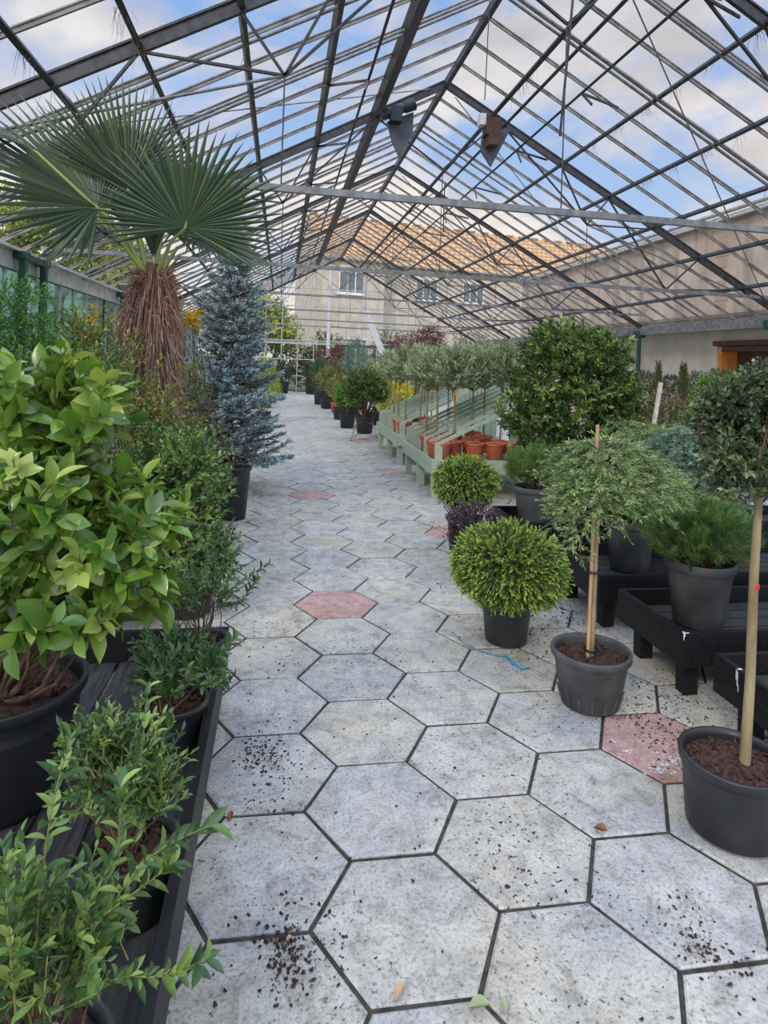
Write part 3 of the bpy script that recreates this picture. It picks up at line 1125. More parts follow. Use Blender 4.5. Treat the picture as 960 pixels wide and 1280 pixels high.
def benchdeck(name, label, x0, x1, y0, y1, zt, zb, mf, mp_, leg_x, leg_y, chip=None, group=None, plank=.105, deckz=None, legw=.07):
    """low display bench: four side boards, planked deck, legs"""
    cx, cy = (x0 + x1) / 2, (y0 + y1) / 2
    t = thing(name, label, 'bench', (cx, cy, 0), group=group)
    hx, hy = (x1 - x0) / 2, (y1 - y0) / 2
    th = .028
    for lo, hi in (((-hx, -hy, zb), (-hx + th, hy, zt)), ((hx - th, -hy, zb), (hx, hy, zt)), ((-hx + th, -hy, zb), (hx - th, -hy + th, zt)), ((-hx + th, hy - th, zb), (hx - th, hy, zt))):
        b = MB()
        b.box(lo, hi)
        o = b.build('side_board', mf, t)
    dz = deckz or zb + .06
    b = MB()
    if hx < hy:
        x = -hx + th + .004
        while x < hx - th - .02:
            b.box((x, -hy + th + .002, dz - .022), (min(x + plank - .012, hx - th - .002), hy - th - .002, dz))
            x += plank
    else:
        y = -hy + th + .004
        while y < hy - th - .02:
            b.box((-hx + th + .002, y, dz - .022), (hx - th - .002, min(y + plank - .012, hy - th - .002), dz))
            y += plank
    b.build('deck', mp_, t)
    for lx in leg_x:
        for ly in leg_y:
            b = MB()
            b.box((lx - cx - legw / 2, ly - cy - legw / 2, 0), (lx - cx + legw / 2, ly - cy + legw / 2, dz - .024))
            b.build('leg', mf, t)
    if chip:
        b = MB()
        for c in chip:
            b.box(*c)
        b.build('white_paint_mark', M_WPAINT, t)
    return t


# left bench along the path
benchdeck('plant_bench', 'long black timber plant bench edging the left side of the path', -1.32, -.19, .35, 2.97, .33, .16, M_BLACKW, M_BLACKP, (-1.2, -.3), (.5, 1.7, 2.85), deckz=.20, plank=.16)
benchdeck('plant_bench', 'black timber plant bench under the tall shrubs at far left', -2.9, -.95, 3.35, 5.0, .33, .16, M_BLACKW, M_BLACKP, (-2.8, -1.05), (3.5, 4.9), deckz=.20, plank=.16)
# right benches, front to back
GB = 'black benches right of the path'
benchdeck('plant_bench', 'black bench cut off by the right edge, behind the tall potted standard', 1.90, 4.3, 1.62, 2.53, .33, .17, M_BLACKW, M_BLACKP, (2.0, 3.2), (1.75, 2.42), [((-1.2015, .305, .262), (-1.1995, .311, .32)), ((-1.2015, .311, .285), (-1.1995, .317, .325)), ((-1.2015, .300, .24), (-1.1995, .304, .27)), ((-1.2, .302, .3297), (-1.182, .313, .3312))], GB, deckz=.25)
benchdeck('plant_bench', 'black bench with chipped white corner carrying the nearest pine bush', 1.89, 4.6, 2.73, 3.32, .33, .17, M_BLACKW, M_BLACKP, (1.99, 3.3), (2.84, 3.22), [((-1.355, -.295, .3297), (-1.325, -.287, .3312)), ((-1.350, -.290, .3297), (-1.338, -.276, .3312)), ((-1.355, -.2963, .300), (-1.351, -.2948, .331)), ((-1.351, -.2963, .315), (-1.346, -.2948, .331))], GB, deckz=.25)
benchdeck('plant_bench', 'black bench carrying the pine behind the weeping cedar', 1.89, 4.8, 3.53, 4.22, .33, .17, M_BLACKW, M_BLACKP, (1.99, 3.3), (3.63, 4.1), None, GB, deckz=.25)
benchdeck('plant_bench', 'black bench furthest back, under the light grey pot of the far pine', 1.85, 5.0, 4.75, 5.35, .33, .17, M_BLACKW, M_BLACKP, (1.96, 3.3), (4.86, 5.24), None, GB, deckz=.25)


# ------------------------------------------------------------------ sage green tiered displays
def tiered(name, label, x0, x1, y0, y1, nb):
    t = thing(name, label, 'display bench', ((x0 + x1) / 2, (y0 + y1) / 2, 0), group='sage green olive displays')
    cx, cy = (x0 + x1) / 2, (y0 + y1) / 2
    for lo, hi in (((x0, y0, .29), (x0 + .03, y1, .45)), ((x0 + .03, y0, .29), (x1, y0 + .03, .45)), ((x0 + .03, y1 - .03, .29), (x1, y1, .45)), ((x1, y0, .29), (x1 + .03, y1, .45))):
        b = MB()
        b.box((lo[0] - cx, lo[1] - cy, lo[2]), (hi[0] - cx, hi[1] - cy, hi[2]))
        b.build('side_board', M_SAGE, t)
    b = MB()
    for q in range(int((x1 - x0) / .15)):
        b.box((x0 + .04 + q * .15 - cx, y0 + .035 - cy, .405), (x0 + .17 + q * .15 - cx, y1 - .035 - cy, .43))
    b.build('deck', M_SAGE, t)
    for lx in (x0 + .07, x1 - .1):
        for ly in (y0 + .12, (y0 + y1) / 2, y1 - .12):
            b = MB()
            b.box((lx - .04 - cx, ly - .05 - cy, 0), (lx + .04 - cx, ly + .05 - cy, .403))
            b.build('leg', M_SAGE, t)
    for k in range(nb):
        y = y0 + .05 + (y1 - y0 - .1) * k / (nb - 1) - cy
        b = MB()
        th = .019
        xa, xb = x0 + .04 - cx, x1 - cx
        za, zb_ = .63, .63 + (x1 - x0) * .47
        w = .044
        # one board: short upright then the long sloping rail, mitred
        for yy in (y - th, y + th):
            pass
        V = [(xa, .432), (xa + .085, .432), (xa + .085, za - .0), (xb, zb_ - w), (xb, zb_), (xa + .03, za + .012), (xa, za)]
        vs = [(p[0], y - th, p[1]) for p in V] + [(p[0], y + th, p[1]) for p in V]
        n = len(V)
        f = [(i, (i + 1) % n, n + (i + 1) % n, n + i) for i in range(n)]
        f += [(6, 0, 1), (6, 1, 2), (6, 2, 5), (5, 2, 3), (5, 3, 4)]
        f += [tuple(n + q for q in ff[::-1]) for ff in [(6, 0, 1), (6, 1, 2), (6, 2, 5), (5, 2, 3), (5, 3, 4)]]
        b.add(vs, f)
        b.build('sloping_rail', M_SAGE, t)
        b = MB()
        b.box((xb - .09, y - th, .432), (xb, y + th, zb_ - w + .0))
        b.build('rear_upright', M_SAGE, t)
    return t


tiered('tiered_display', 'nearer sage green display with sloping rails and terracotta olive pots', 1.72, 3.35, 7.08, 8.86, 7)
tiered('tiered_display', 'farther sage green display with sloping rails, its left corner by the balled shrub', 1.75, 3.3, 9.45, 11.55, 8)


# olive standards
def olive(label, x, y, z=.432, proto=None, h=1.03, lean=(0, 0), rz=0.0, tagc=True):
    g_ = 'lollipop olive trees on the sage green displays'
    if proto is not None:
        c = copy_tree(proto)
        c.location = (x, y, z)
        c.rotation_euler = (lean[0], lean[1], rz)
        c['label'] = label
        return c
    r = np.random.default_rng(31)
    t = thing('olive_tree', label, 'tree', (x, y, z), rz, g_)
    zz = add_pot(t, .082, .110, .20, M_TERRA, rim=.025, seed=3)
    b = MB()
    b.tube([(0, 0, zz - .02), (.006, .004, .4), (-.004, .006, .8)], [.010, .009, .008], 7)
    limbs(b, r, np.array([-.004, .006, .78]), np.array([0, 0, h]) + rdir(r, 12) * .2, .005, .002, mi=0)
    b.build('stem', M_BARKG, t)
    b = MB()
    b.tube([(.018, -.01, zz - .02), (.022, -.012, .72)], .004, 6)
    b.build('stake', M_BARKG, t)
    b = MB()
    blobs = np.array([(0, 0, h, .30, .30, .27), (0, 0, h + .12, .24, .24, .22)])
    n = 620
    tips, u = crown_points(r, blobs, n, .35, 1.06, -.8)
    d_ = u + rdir(r, n) * .45
    d_[:, 2] += .55
    leafy(b, r, tips, d_, .15, 10, .055, .013, RHOMB, spread=.7, twig_r=.0012)
    b.build('foliage', [LM_OLIVE, M_BARKG], t)
    b = MB()
    b.box((.010, -.045, .66), (.032, -.042, .80))
    b.build('plant_label', mat('yellow_plastic_label', (.85, .45, .04), (.8, .4, .03), 5, .5), t)
    return t


OL = [
    ('olive tree in the front row of the near display, pot centred behind the front rail', 2.02 + .02, 7.38),
    ('olive tree second from the right in the front row of the near display', 2.30, 7.55),
    ('olive tree at the front right, half hidden behind the big laurel', 2.62, 7.42),
    ('olive tree with the leaning stem near the front left corner of the near display', 1.92, 7.68),
    ('olive tree in second row of near display, right of the leaning stem', 2.22, 7.98),
    ('olive tree in second row of the near display, behind the laurel edge', 2.58, 7.92),
    ('olive tree against the left board midway along the near display', 1.90, 8.12),
    ('olive tree at far left end of the near display, yellow tag showing', 1.90, 8.60),
    ('olive tree in the last row of the near display, middle of the crown mass', 2.25, 8.45),
    ('olive tree at the back right of near display', 2.62, 8.5),
    ('olive tree at the front left of the farther display', 1.93, 9.75),
    ('olive tree in front row of the farther display, right of its corner tree', 2.35, 9.85),
    ('olive tree on the left board midway along farther display', 1.93, 10.35),
    ('olive tree second last on the left side of farther display', 1.93, 10.8),
    ('leftmost olive tree at the far end of the farther display', 1.93, 11.25),
    ('olive tree in the middle of the farther display behind the crown mass', 2.4, 10.5),
]
proto = None
for k, (lb, x, y) in enumerate(OL):
    r = random.Random(k)
    z = .432
    if proto is None:
        proto = olive(lb, x, y, z)
    else:
        o = olive(lb, x, y, z, proto, lean=((0, math.radians(9)) if 'leaning' in lb else (r.uniform(-.02, .02), r.uniform(-.03, .03))), rz=r.uniform(0, 6))
        s_ = r.uniform(.93, 1.07)
        o.scale = (s_, s_, r.uniform(.95, 1.06))
# spare terracotta pots packed behind the rail
pot_proto = None
SP = [('terracotta pot in the second rank behind the centred olive pot', 2.04, 7.64), ('terracotta pot in second rank of the near display, close to the laurel', 2.42, 7.78), ('terracotta pot at the end of the front board beside the laurel leaves', 2.74, 7.22), ('terracotta pot tucked on the left edge, midway along the near display', 1.87, 7.93),
      ('empty-looking terracotta pot against the front left corner of the near display', 1.86, 7.22), ('squat terracotta pot behind the near display front board, left of the centred olive', 1.84, 7.42), ('terracotta pot between the front olives of the near display', 2.27, 7.25),
      ('terracotta pot at the right of the front board, near the laurel', 2.5, 7.22), ('terracotta pot on the left edge of the farther display', 1.88, 9.98), ('terracotta pot in the front corner of the farther display', 1.88, 9.6)]
for lb, x, y in SP:
    if pot_proto is None:
        pot_proto = thing('terracotta_pot', lb, 'plant pot', (x, y, .432), group='terracotta pots on the displays')
        add_pot(pot_proto, .082, .110, .20, M_TERRA, rim=.025, seed=9)
    else:
        c = copy_tree(pot_proto)
        c.location = (x, y, .432)
        c['label'] = lb


def bl(loc, u, v, Y, ru, rv, ry=None):
    c = at(u, v, Y) - np.array(loc, float)
    k = Y / FPX
    return (c[0], c[1], c[2], ru * k, (ry if ry else ru * k), rv * k)




# ------------------------------------------------------------------ left bench plants
loc = (X(0, 850, 2.1), 2.1, .20)
bush('broadleaf_shrub', 'big shrub of glossy lime green leaves in large black pot on left bench', 'shrub', loc,
     [bl(loc, 55, 635, 2.0, 95, 100), bl(loc, 150, 680, 2.0, 80, 90), bl(loc, 30, 735, 1.95, 100, 65), bl(loc, 190, 735, 2.1, 45, 40), bl(loc, 100, 520, 2.1, 70, 60), bl(loc, 85, 770, 1.95, 75, 38), bl(loc, 75, 490, 2.1, 40, 50), bl(loc, 10, 500, 2.0, 30, 60)],
     LM_CAM, 265, .11, 7, .085, .043, BROADE, pot=(.185, .235, .345, M_POT, dict(fill=.86)), seed=11, up=.45, spread=1.15, inner=.4, nlimb=20, limb_r=(.009, .003), bark=M_BARK, mix_in=70, noise=.6, twr=.002)


def shoot(b, r, pts, L, Wd, npair, tpl=SMALL, mi_stem=1, rad=.0022, spread=.75):
    """one arching shoot with opposite leaf pairs"""
    pts = np.array(pts, float)
    t = np.linspace(0, 1, 14)
    k = np.linspace(0, 1, len(pts))
    P = np.stack([np.interp(t, k, pts[:, i]) for i in range(3)], 1)
    P[1:-1] = (P[:-2] + 2 * P[1:-1] + P[2:]) / 4
    b.tube(P, np.linspace(rad, rad * .35, 14), 5, mi=mi_stem)
    s_ = np.linspace(.12, 1, npair)
    Q = np.stack([np.interp(s_, t, P[:, i]) for i in range(3)], 1)
    D = unit(np.gradient(Q, axis=0))
    Q = np.repeat(Q, 2, 0)
    D = np.repeat(D, 2, 0)
    ang = np.repeat(np.arange(npair) * PI / 2, 2) + np.tile([0, PI], npair) + r.normal(0, .2, npair * 2)
    rr = perp(D, ang=ang)
    sp = spread + r.normal(0, .15, len(Q))
    d_ = D * np.cos(sp)[:, None] + rr * np.sin(sp)[:, None]
    n_ = D - rr * .3
    n_[:, 2] += .4
    LL = L * (1 + .2 * r.normal(size=len(Q))).clip(.5, 1.4)
    b.leaves(tpl, Q, d_, n_, LL, LL * Wd / L, r.random(len(Q)), 0)


SMALL6 = tpl_ellip(4, .25, .12)


def privet(label, loc, pot, blobs, shoots, lm, n, L, Wd, seed, tl=.09, npl=9, gr=None):
    r = np.random.default_rng(seed)
    t = thing('potted_shrub', label, 'shrub', loc, group=gr)
    zz = add_pot(t, *pot, seed=seed)
    b = MB()
    bb = np.array(blobs)
    tips, u = crown_points(r, bb, n, .35, 1.05, -.7)
    d_ = u + rdir(r, n) * .5
    d_[:, 2] += .7
    st = leafy(b, r, tips, d_, tl, npl, L, Wd, SMALL6, spread=.85, twig_r=.0012)
    for sh in shoots:
        shoot(b, r, [np.array(p) - np.array(loc) for p in sh], L * 1.1, Wd * 1.15, int(6 + 3.0 / L * .12), SMALL6)
    b.build('foliage', [lm, leafmat('fresh_twig', ((.16, .16, .05), (.25, .26, .08)), .6, .05)], t)
    b = MB()
    sel = r.choice(n, min(n, 26), replace=False)
    bs = np.concatenate([r.normal(0, .015, (len(sel), 2)), np.full((len(sel), 1), zz - .01)], 1)
    limbs(b, r, bs, st[sel], .003, .0014, mi=0)
    b.build('stem', M_BARK, t)
    return t


l1 = (X(254, 800, 2.78), 2.78, .20)
privet('sparse small-leaved shrub in the black pot at the far corner of the left bench', l1, (.072, .092, .17, M_POT, .87, M_SOIL, .022),
       [bl(l1, 262, 722, 2.75, 45, 38), bl(l1, 235, 740, 2.75, 35, 30)], [[at(262, 760, 2.78), at(290, 735, 2.7), at(334, 706, 2.65)], [at(262, 750, 2.78), at(270, 700, 2.8), at(262, 660, 2.8)], [at(262, 760, 2.78), at(300, 755, 2.7), at(322, 722, 2.65)]], LM_PRIVD, 75, .030, .013, 21)
l2 = (X(216, 900, 2.28), 2.28, .20)
privet('low spreading dark green shrub in black pot, second from the far bench corner', l2, (.085, .108, .175, M_POT, .87, M_SOIL, .022),
       [bl(l2, 215, 822, 2.25, 60, 34), bl(l2, 262, 832, 2.2, 36, 26)], [[at(230, 850, 2.25), at(265, 830, 2.2), at(292, 800, 2.15)]], LM_PRIVD, 120, .036, .014, 22)
l3 = (X(164, 1100, 1.62), 1.62, .20)
privet('dense upright green shrub in black pot, third along the inside of the bench edge', l3, (.08, .102, .175, M_POT, .87, M_SOIL, .022),
       [bl(l3, 150, 955, 1.6, 82, 66), bl(l3, 120, 930, 1.65, 55, 50), bl(l3, 185, 985, 1.55, 48, 48)], [[at(150, 1040, 1.6), at(175, 960, 1.55), at(185, 860, 1.5)]], LM_PRIV, 215, .030, .0105, 23, tl=.08)
l4 = (X(48, 1330, 1.14), 1.14, .20)
privet('nearest shrub with tall pale shoots, cut off by the bottom left corner', l4, (.085, .11, .18, M_POT, .87, M_SOIL, .022),
       [bl(l4, 60, 1190, 1.12, 105, 75), bl(l4, 110, 1130, 1.15, 70, 60), bl(l4, 20, 1150, 1.1, 60, 90)],
       [[at(40, 1270, 1.1), at(48, 1120, 1.08), at(66, 1000, 1.06), at(88, 925, 1.05)], [at(90, 1240, 1.12), at(150, 1110, 1.1), at(200, 1060, 1.08), at(262, 1032, 1.06)],
        [at(90, 1260, 1.1), at(150, 1220, 1.1), at(205, 1222, 1.05), at(256, 1200, 1.0)], [at(60, 1280, 1.1), at(110, 1130, 1.1), at(150, 1060, 1.1), at(150, 985, 1.1)],
        [at(20, 1270, 1.05), at(10, 1150, 1.0), at(5, 1060, 1.0)], [at(70, 1260, 1.1), at(120, 1150, 1.1), at(190, 1100, 1.1), at(215, 1080, 1.1)], [at(40, 1260, 1.1), at(20, 1180, 1.05), at(30, 1090, 1.05)]],
       LM_PRIV, 100, .034, .012, 24, tl=.11, npl=8)

# ------------------------------------------------------------------ shrubs left of the path behind the bench
loc = (X(232, 760, 4.0), 4.0, 0)
bush('photinia_shrub', 'rounded dark green shrub with small glossy leaves behind the left bench, touching the path', 'shrub', loc,
     [bl(loc, 240, 600, 4.0, 52, 70), bl(loc, 215, 680, 3.9, 66, 70), bl(loc, 268, 690, 4.0, 34, 52), bl(loc, 190, 600, 4.1, 50, 70)],
     LM_PHOT, 760, .13, 9, .044, .022, SMALL, pot=(.14, .18, .28, M_POT), seed=12, up=.4, mix_in=120, nlimb=30)
loc = (X(150, 700, 4.8), 4.8, .20)
bush('leggy_shrub', 'tall loose shrub with olive yellow leaves in front of the fan palm trunk', 'shrub', loc,
     [bl(loc, 140, 480, 4.8, 62, 80), bl(loc, 195, 530, 4.7, 42, 66), bl(loc, 112, 420, 4.9, 34, 46), bl(loc, 170, 600, 4.8, 60, 60)],
     LM_OLIVEY, 330, .17, 8, .052, .022, SMALL, pot=(.13, .17, .26, M_POT), seed=13, up=.8, mix_in=90, inner=.35, nlimb=34, limb_r=(.009, .003), noise=.7)
loc = (X(75, 760, 3.8), 3.8, .20)
bush('leggy_shrub', 'mid green shrub of narrow leaves behind the glossy lime green one', 'shrub', loc,
     [bl(loc, 85, 560, 3.8, 75, 100), bl(loc, 120, 500, 3.9, 60, 60)],
     LM_PRIV, 300, .16, 9, .05, .018, SMALL, pot=(.13, .17, .26, M_POT), seed=14, up=.8, mix_in=80, inner=.35, nlimb=24)
loc = (X(210, 760, 5.85), 5.85, 0)
bush('photinia_shrub', 'olive green shrub of small leaves between the fan palm and the blue spruce', 'shrub', loc,
     [bl(loc, 228, 500, 5.8, 32, 60), bl(loc, 218, 570, 5.8, 42, 60), bl(loc, 190, 500, 5.9, 34, 60)],
     LM_OLIVEY, 360, .13, 8, .042, .018, SMALL, pot=(.13, .17, .26, M_POT), seed=15, up=.6, mix_in=60)
for k, (u, v, Y, ru, rv, lb) in enumerate((
        (15, 400, 7.6, 55, 55, 'bright green climber heaped against the left glass wall, nearest post'),
        (88, 430, 8.4, 40, 45, 'leafy green climber between green post and the palm, by left glass'),
        (30, 490, 6.6, 70, 60, 'dense green shrub below the climber at the left edge'),
        (110, 470, 7.4, 50, 55, 'dark green shrub under the glass wall behind the leggy shrubs'))):
    loc = (max(X(u, v, Y), -3.3), Y, 0)
    bush('climber', lb, 'climber', loc, [bl(loc, u, v, Y, ru, rv), bl(loc, u, v + rv, Y, ru * .9, rv)], LM_HEDGE, 620, .16, 8, .045, .022, RHOMB, pot=(.13, .17, .26, M_POT), seed=40 + k, up=.4, mix_in=100, noise=.8)
# tall black pot and its red-leaved shrub
loc = (-.40, 6.28, 0)
bush('nandina', 'sparse red and green leaved shrub in the tall black pot beside the spruce', 'shrub', loc,
     [bl(loc, 262, 560, 6.2, 30, 40), bl(loc, 250, 510, 6.2, 18, 30), bl(loc, 280, 600, 6.1, 20, 22)],
     LM_RUST, 120, .12, 7, .045, .013, SMALL, pot=(.115, .155, .50, M_POT), seed=16, up=.9, noise=.6)
# golden leaved twig by the spruce
loc = (X(236, 500, 6.9), 6.75, 0)
bush('golden_shrub', 'thin shrub with orange and yellow leaves left of the spruce top', 'shrub', loc,
     [bl(loc, 238, 402, 6.75, 17, 13), bl(loc, 118, 395, 6.75, 8, 10), bl(loc, 245, 390, 6.75, 10, 8)],
     leafmat('orange_leaf', ((.55, .26, .03), (.7, .45, .04), (.35, .3, .04)), .5, .35), 22, .12, 7, .085, .022, SMALL, pot=(.12, .15, .24, M_POT), seed=17, up=.1, inner=.3, nlimb=6, limb_r=(.008, .004))


# ------------------------------------------------------------------ blue spruce
def spruce(loc, H, seed=3):
    r = np.random.default_rng(seed)
    t = thing('blue_spruce', 'blue-grey conical spruce tree in a black pot at left of the path', 'conifer', loc)
    zz = add_pot(t, .18, .22, .34, M_POT, seed=seed)
    b = MB()
    b.tube([(0, 0, zz - .02), (.01, 0, H * .5), (0, .01, H - .03)], [.035, .022, .006], 8)
    tips, dirs, tl = [], [], []
    z = .36
    az = 0
    while z < H - .06:
        f = (z - .42) / (H - .42)
        R_ = .66 * (1 - f) ** .85 + .05
        R_ *= 1 + .17 * math.sin(z * 7.0)
        nb = int(10 - 5 * f)
        for q in range(nb):
            az = q * 2 * PI / nb + r.uniform(-.3, .3) + z * 5
            Rr = R_ * r.uniform(.78, 1.12)
            o = np.array([math.cos(az), math.sin(az), 0])
            rise = r.uniform(-.22, .10) + .5 * f
            pts = [np.array([0, 0, z]) + o * Rr * s_ + np.array([0, 0, Rr * (rise * s_ - .22 * s_ * (1 - s_) + .12 * s_ * s_)]) for s_ in (0, .3, .6, .85, 1)]
            b.tube(pts, [.009, .007, .005, .004, .002], 5)
            side = np.cross(o, [0, 0, 1])
            m_ = max(5, int(Rr * 34))
            for s_ in np.linspace(.25, 1, m_):
                p = np.array([np.interp(s_, (0, .3, .6, .85, 1), [q_[i] for q_ in pts]) for i in range(3)])
                for sg in (-1, 1):
                    Lt = (.06 + .12 * (1 - s_)) * r.uniform(.6, 1.2)
                    d_ = unit(o * .75 + side * sg * .75 + np.array([0, 0, r.uniform(-.3, .75)]))
                    tips.append(p + d_ * Lt)
                    dirs.append(d_)
                    tl.append(Lt + .01)
            tips.append(pts[-1] + o * .05)
            dirs.append(o + np.array([0, 0, .35]))
            tl.append(.08)
        z += .10 - .02 * f
    for q in range(10):
        tips.append(np.array([r.normal(0, .03), r.normal(0, .03), H - .02 + q * .004]))
        dirs.append(np.array([r.normal(0, .5), r.normal(0, .5), 1]))
        tl.append(.1)
    b.build('trunk', M_BARK, t)
    b = MB()
    tips, dirs = np.array(tips), np.array(dirs)
    leafy(b, r, tips, dirs, np.array(tl), 20, .030, .0090, RHOMB, spread=1.0, twig_r=.005, leaf_lo=.02, upn=.0, grad=.45)
    b.build('foliage', [LM_SPRUCE, M_BARK], t)
    return t


spruce((X(284, 600, 7.6), 7.6, 0), 2.98)


# ------------------------------------------------------------------ fan palm
def palm(loc, top):
    r = np.random.default_rng(8)
    t = thing('fan_palm', 'fan palm with shaggy brown trunk and wide pleated green fronds', 'palm', loc)
    zz = add_pot(t, .20, .25, .34, M_POT, seed=8)
    zt = top
    b = MB()
    b.tube([(0, 0, zz - .02), (.01, 0, 1.0), (0, 0, zt - .5), (0, 0, zt - .12), (0, 0, zt)], [.10, .11, .15, .10, .06], 14)
    b.build('trunk', M_BARK, t)
    b = MB()
    n = 2600
    z = zt - .05 - 1.3 * r.random(n) ** 1.6
    a = r.random(n) * 6.28
    rad = .085 + .09 * np.clip((zt - .05 - z) / .35, 0, 1) + .05 * r.random(n)
    P = np.stack([rad * np.cos(a), rad * np.sin(a), z], 1)
    Q = P + np.stack([np.cos(a) * r.uniform(.0, .11, n), np.sin(a) * r.uniform(.0, .11, n), r.uniform(-.30, .04, n)], 1)
    b.sticks(P, Q, .003, .001, rnd=r.random(n))
    # old leaf-base stubs
    for k in range(46):
        a_ = k * 2.4
        z_ = zt - .05 - k * .018
        o = np.array([math.cos(a_), math.sin(a_), 0])
        b.beam(o * .10 + [0, 0, z_], o * .20 + [0, 0, z_ + r.uniform(.02, .13)], .035, .012, o)
    b.build('trunk_fibre', leafmat('palm_fibre', ((.13, .065, .045), (.27, .15, .105), (.44, .30, .22)), .9, .05), t)
    crown = np.array([0, 0, zt - .03])

    def fan(hub, axis, normal, R_, span, nb, seed, droop=.10, close=1.0):
        rr = np.random.default_rng(seed)
        hub = np.array(hub) - np.array(loc)
        R_ = R_ * .9
        axis = unit(np.array(axis, float))
        normal = np.array(normal, float)
        normal = unit(normal - axis * (normal @ axis))
        side = np.cross(axis, normal)
        b = MB()
        st = math.radians(span) / nb
        ph = (np.arange(nb) - (nb - 1) / 2) * st
        D = axis[None] * np.cos(ph)[:, None] + side[None] * np.sin(ph)[:, None]
        # outer blades of the fan lean back: a dished leaf
        D = D + normal[None] * (.10 + .16 * (np.abs(ph) / ph.max()) ** 2 * rr.uniform(.6, 1.3, nb))[:, None]
        v, f = [], []
        T = [0.02, .2, .4, .55, .7, .85, 1.0]
        for i, q in enumerate(T):
            w = q * st * .5 * 1.02 if q <= .55 else .55 * st * .5 * (1 - (q - .55) / .45) ** .8 + .001
            w *= close
            dz = -droop * q ** 3
            v += [(-w, q, dz - w * .45), (0, q, dz + w * .45), (w, q, dz - w * .45)]
        for i in range(len(T) - 1):
            k = i * 3
            f += [(k, k + 1, k + 4, k + 3), (k + 1, k + 2, k + 5, k + 4)]
        tv, tf = np.array(v), np.array(f)
        L = R_ * (1 - .28 * (np.abs(ph) / ph.max()) ** 3) * rr.uniform(.93, 1.05, nb)
        N = normal[None] + rr.normal(0, .05, (nb, 3))
        b.leaves((tv, tf), np.repeat(hub[None], nb, 0), D, N, L, L, np.clip(rr.normal(.5, .25, nb), 0, 1), 0, smooth=False)
        fr = b.build('frond', LM_PALM, t)
        b = MB()
        mid = (crown + hub) / 2 + np.array([0, 0, .05]) + unit((hub - crown) * [1, 1, 0]) * .03
        b.tube([crown + unit((hub - crown) * [1, 1, 0]) * .04 - [0, 0, .08], mid, hub, hub + axis * .06], [.020, .014, .011, .004], 6)
        b.build('petiole', leafmat('palm_petiole', ((.22, .28, .08), (.32, .36, .12)), .5, .05), fr)

    Y = loc[1]
    fan(at(232, 284, Y - .35), (.14, 0, 1), (.05, -.9, .30), .88, 238, 46, 1)
    fan(at(160, 236, Y - .1), (-.20, 0, 1), (.35, -.9, .2), .92, 140, 36, 2, droop=.05)
    fan(at(122, 260, Y - .3), (-.75, -.1, .75), (.5, -.6, .45), 1.06, 250, 46, 3, droop=.10)
    fan(at(205, 290, Y + .25), (.3, .25, 1), (0, -1, .3), .85, 200, 38, 4)
    fan(at(240, 300, Y + .2), (.9, .15, -.15), (.1, -.35, .95), .80, 200, 40, 5, droop=.22)
    fan(at(118, 275, Y + .1), (-.75, .2, -.45), (-.2, -.5, .8), .60, 190, 36, 6, droop=.3)
    fan(at(45, 190, Y - .55), (-.85, -.3, .25), (.3, -.3, .85), .6, 90, 20, 9, droop=.2)
    fan(at(192, 325, Y - .02), (0, 0, 1), (0, -1, 0), .60, 42, 18, 7, droop=0, close=1.6)
    fan(at(150, 250, Y + .3), (-.5, .6, .7), (.3, -.6, .6), .85, 190, 36, 10, droop=.15)
    return t


palm((X(190, 380, 5.3), 5.3, 0), 2.25)

# far conifers left of the path
for k, (u, v, Y, lb) in enumerate(((331, 462, 15.5, 'lime green conifer just right of the spruce, beyond it on the left of the path'),
                                   (335, 455, 20.0, 'small yellow-green conifer farther back on the left of path'))):
    loc = (X(u, v, Y), Y, 0)
    bush('lime_conifer', lb, 'conifer', loc, [(0, 0, .7, .42, .42, .5), (0, 0, 1.15, .28, .28, .45)], LM_LIME, 500, .1, 9, .05, .014, RHOMB, pot=(.14, .18, .26, M_POT), seed=50 + k, up=.8)
for k, (x, Y, lb, lm, h) in enumerate(((-1.5, 9.6, 'dark evergreen shrub behind the blue spruce', LM_DARKB, 1.3), (-2.4, 11.5, 'green leafy shrub by the left wall behind the spruce', LM_HEDGE, 1.5),
                                       (-1.6, 13.0, 'olive toned shrub hidden mostly behind the spruce', LM_OLIVEY, 1.4), (-1.2, 18.0, 'dark bush far down the left side near the end', LM_DARKB, 1.2), (-2.4, 22.0, 'broad green shrub in the far left corner inside the gable', LM_HEDGE, 1.5))):
    bush('evergreen_shrub', lb, 'shrub', (x, Y, 0), [(0, 0, h * .62, .55, .5, h * .42)], lm, 420, .14, 8, .06, .028, RHOMB, pot=(.16, .2, .26, M_POT), seed=60 + k)

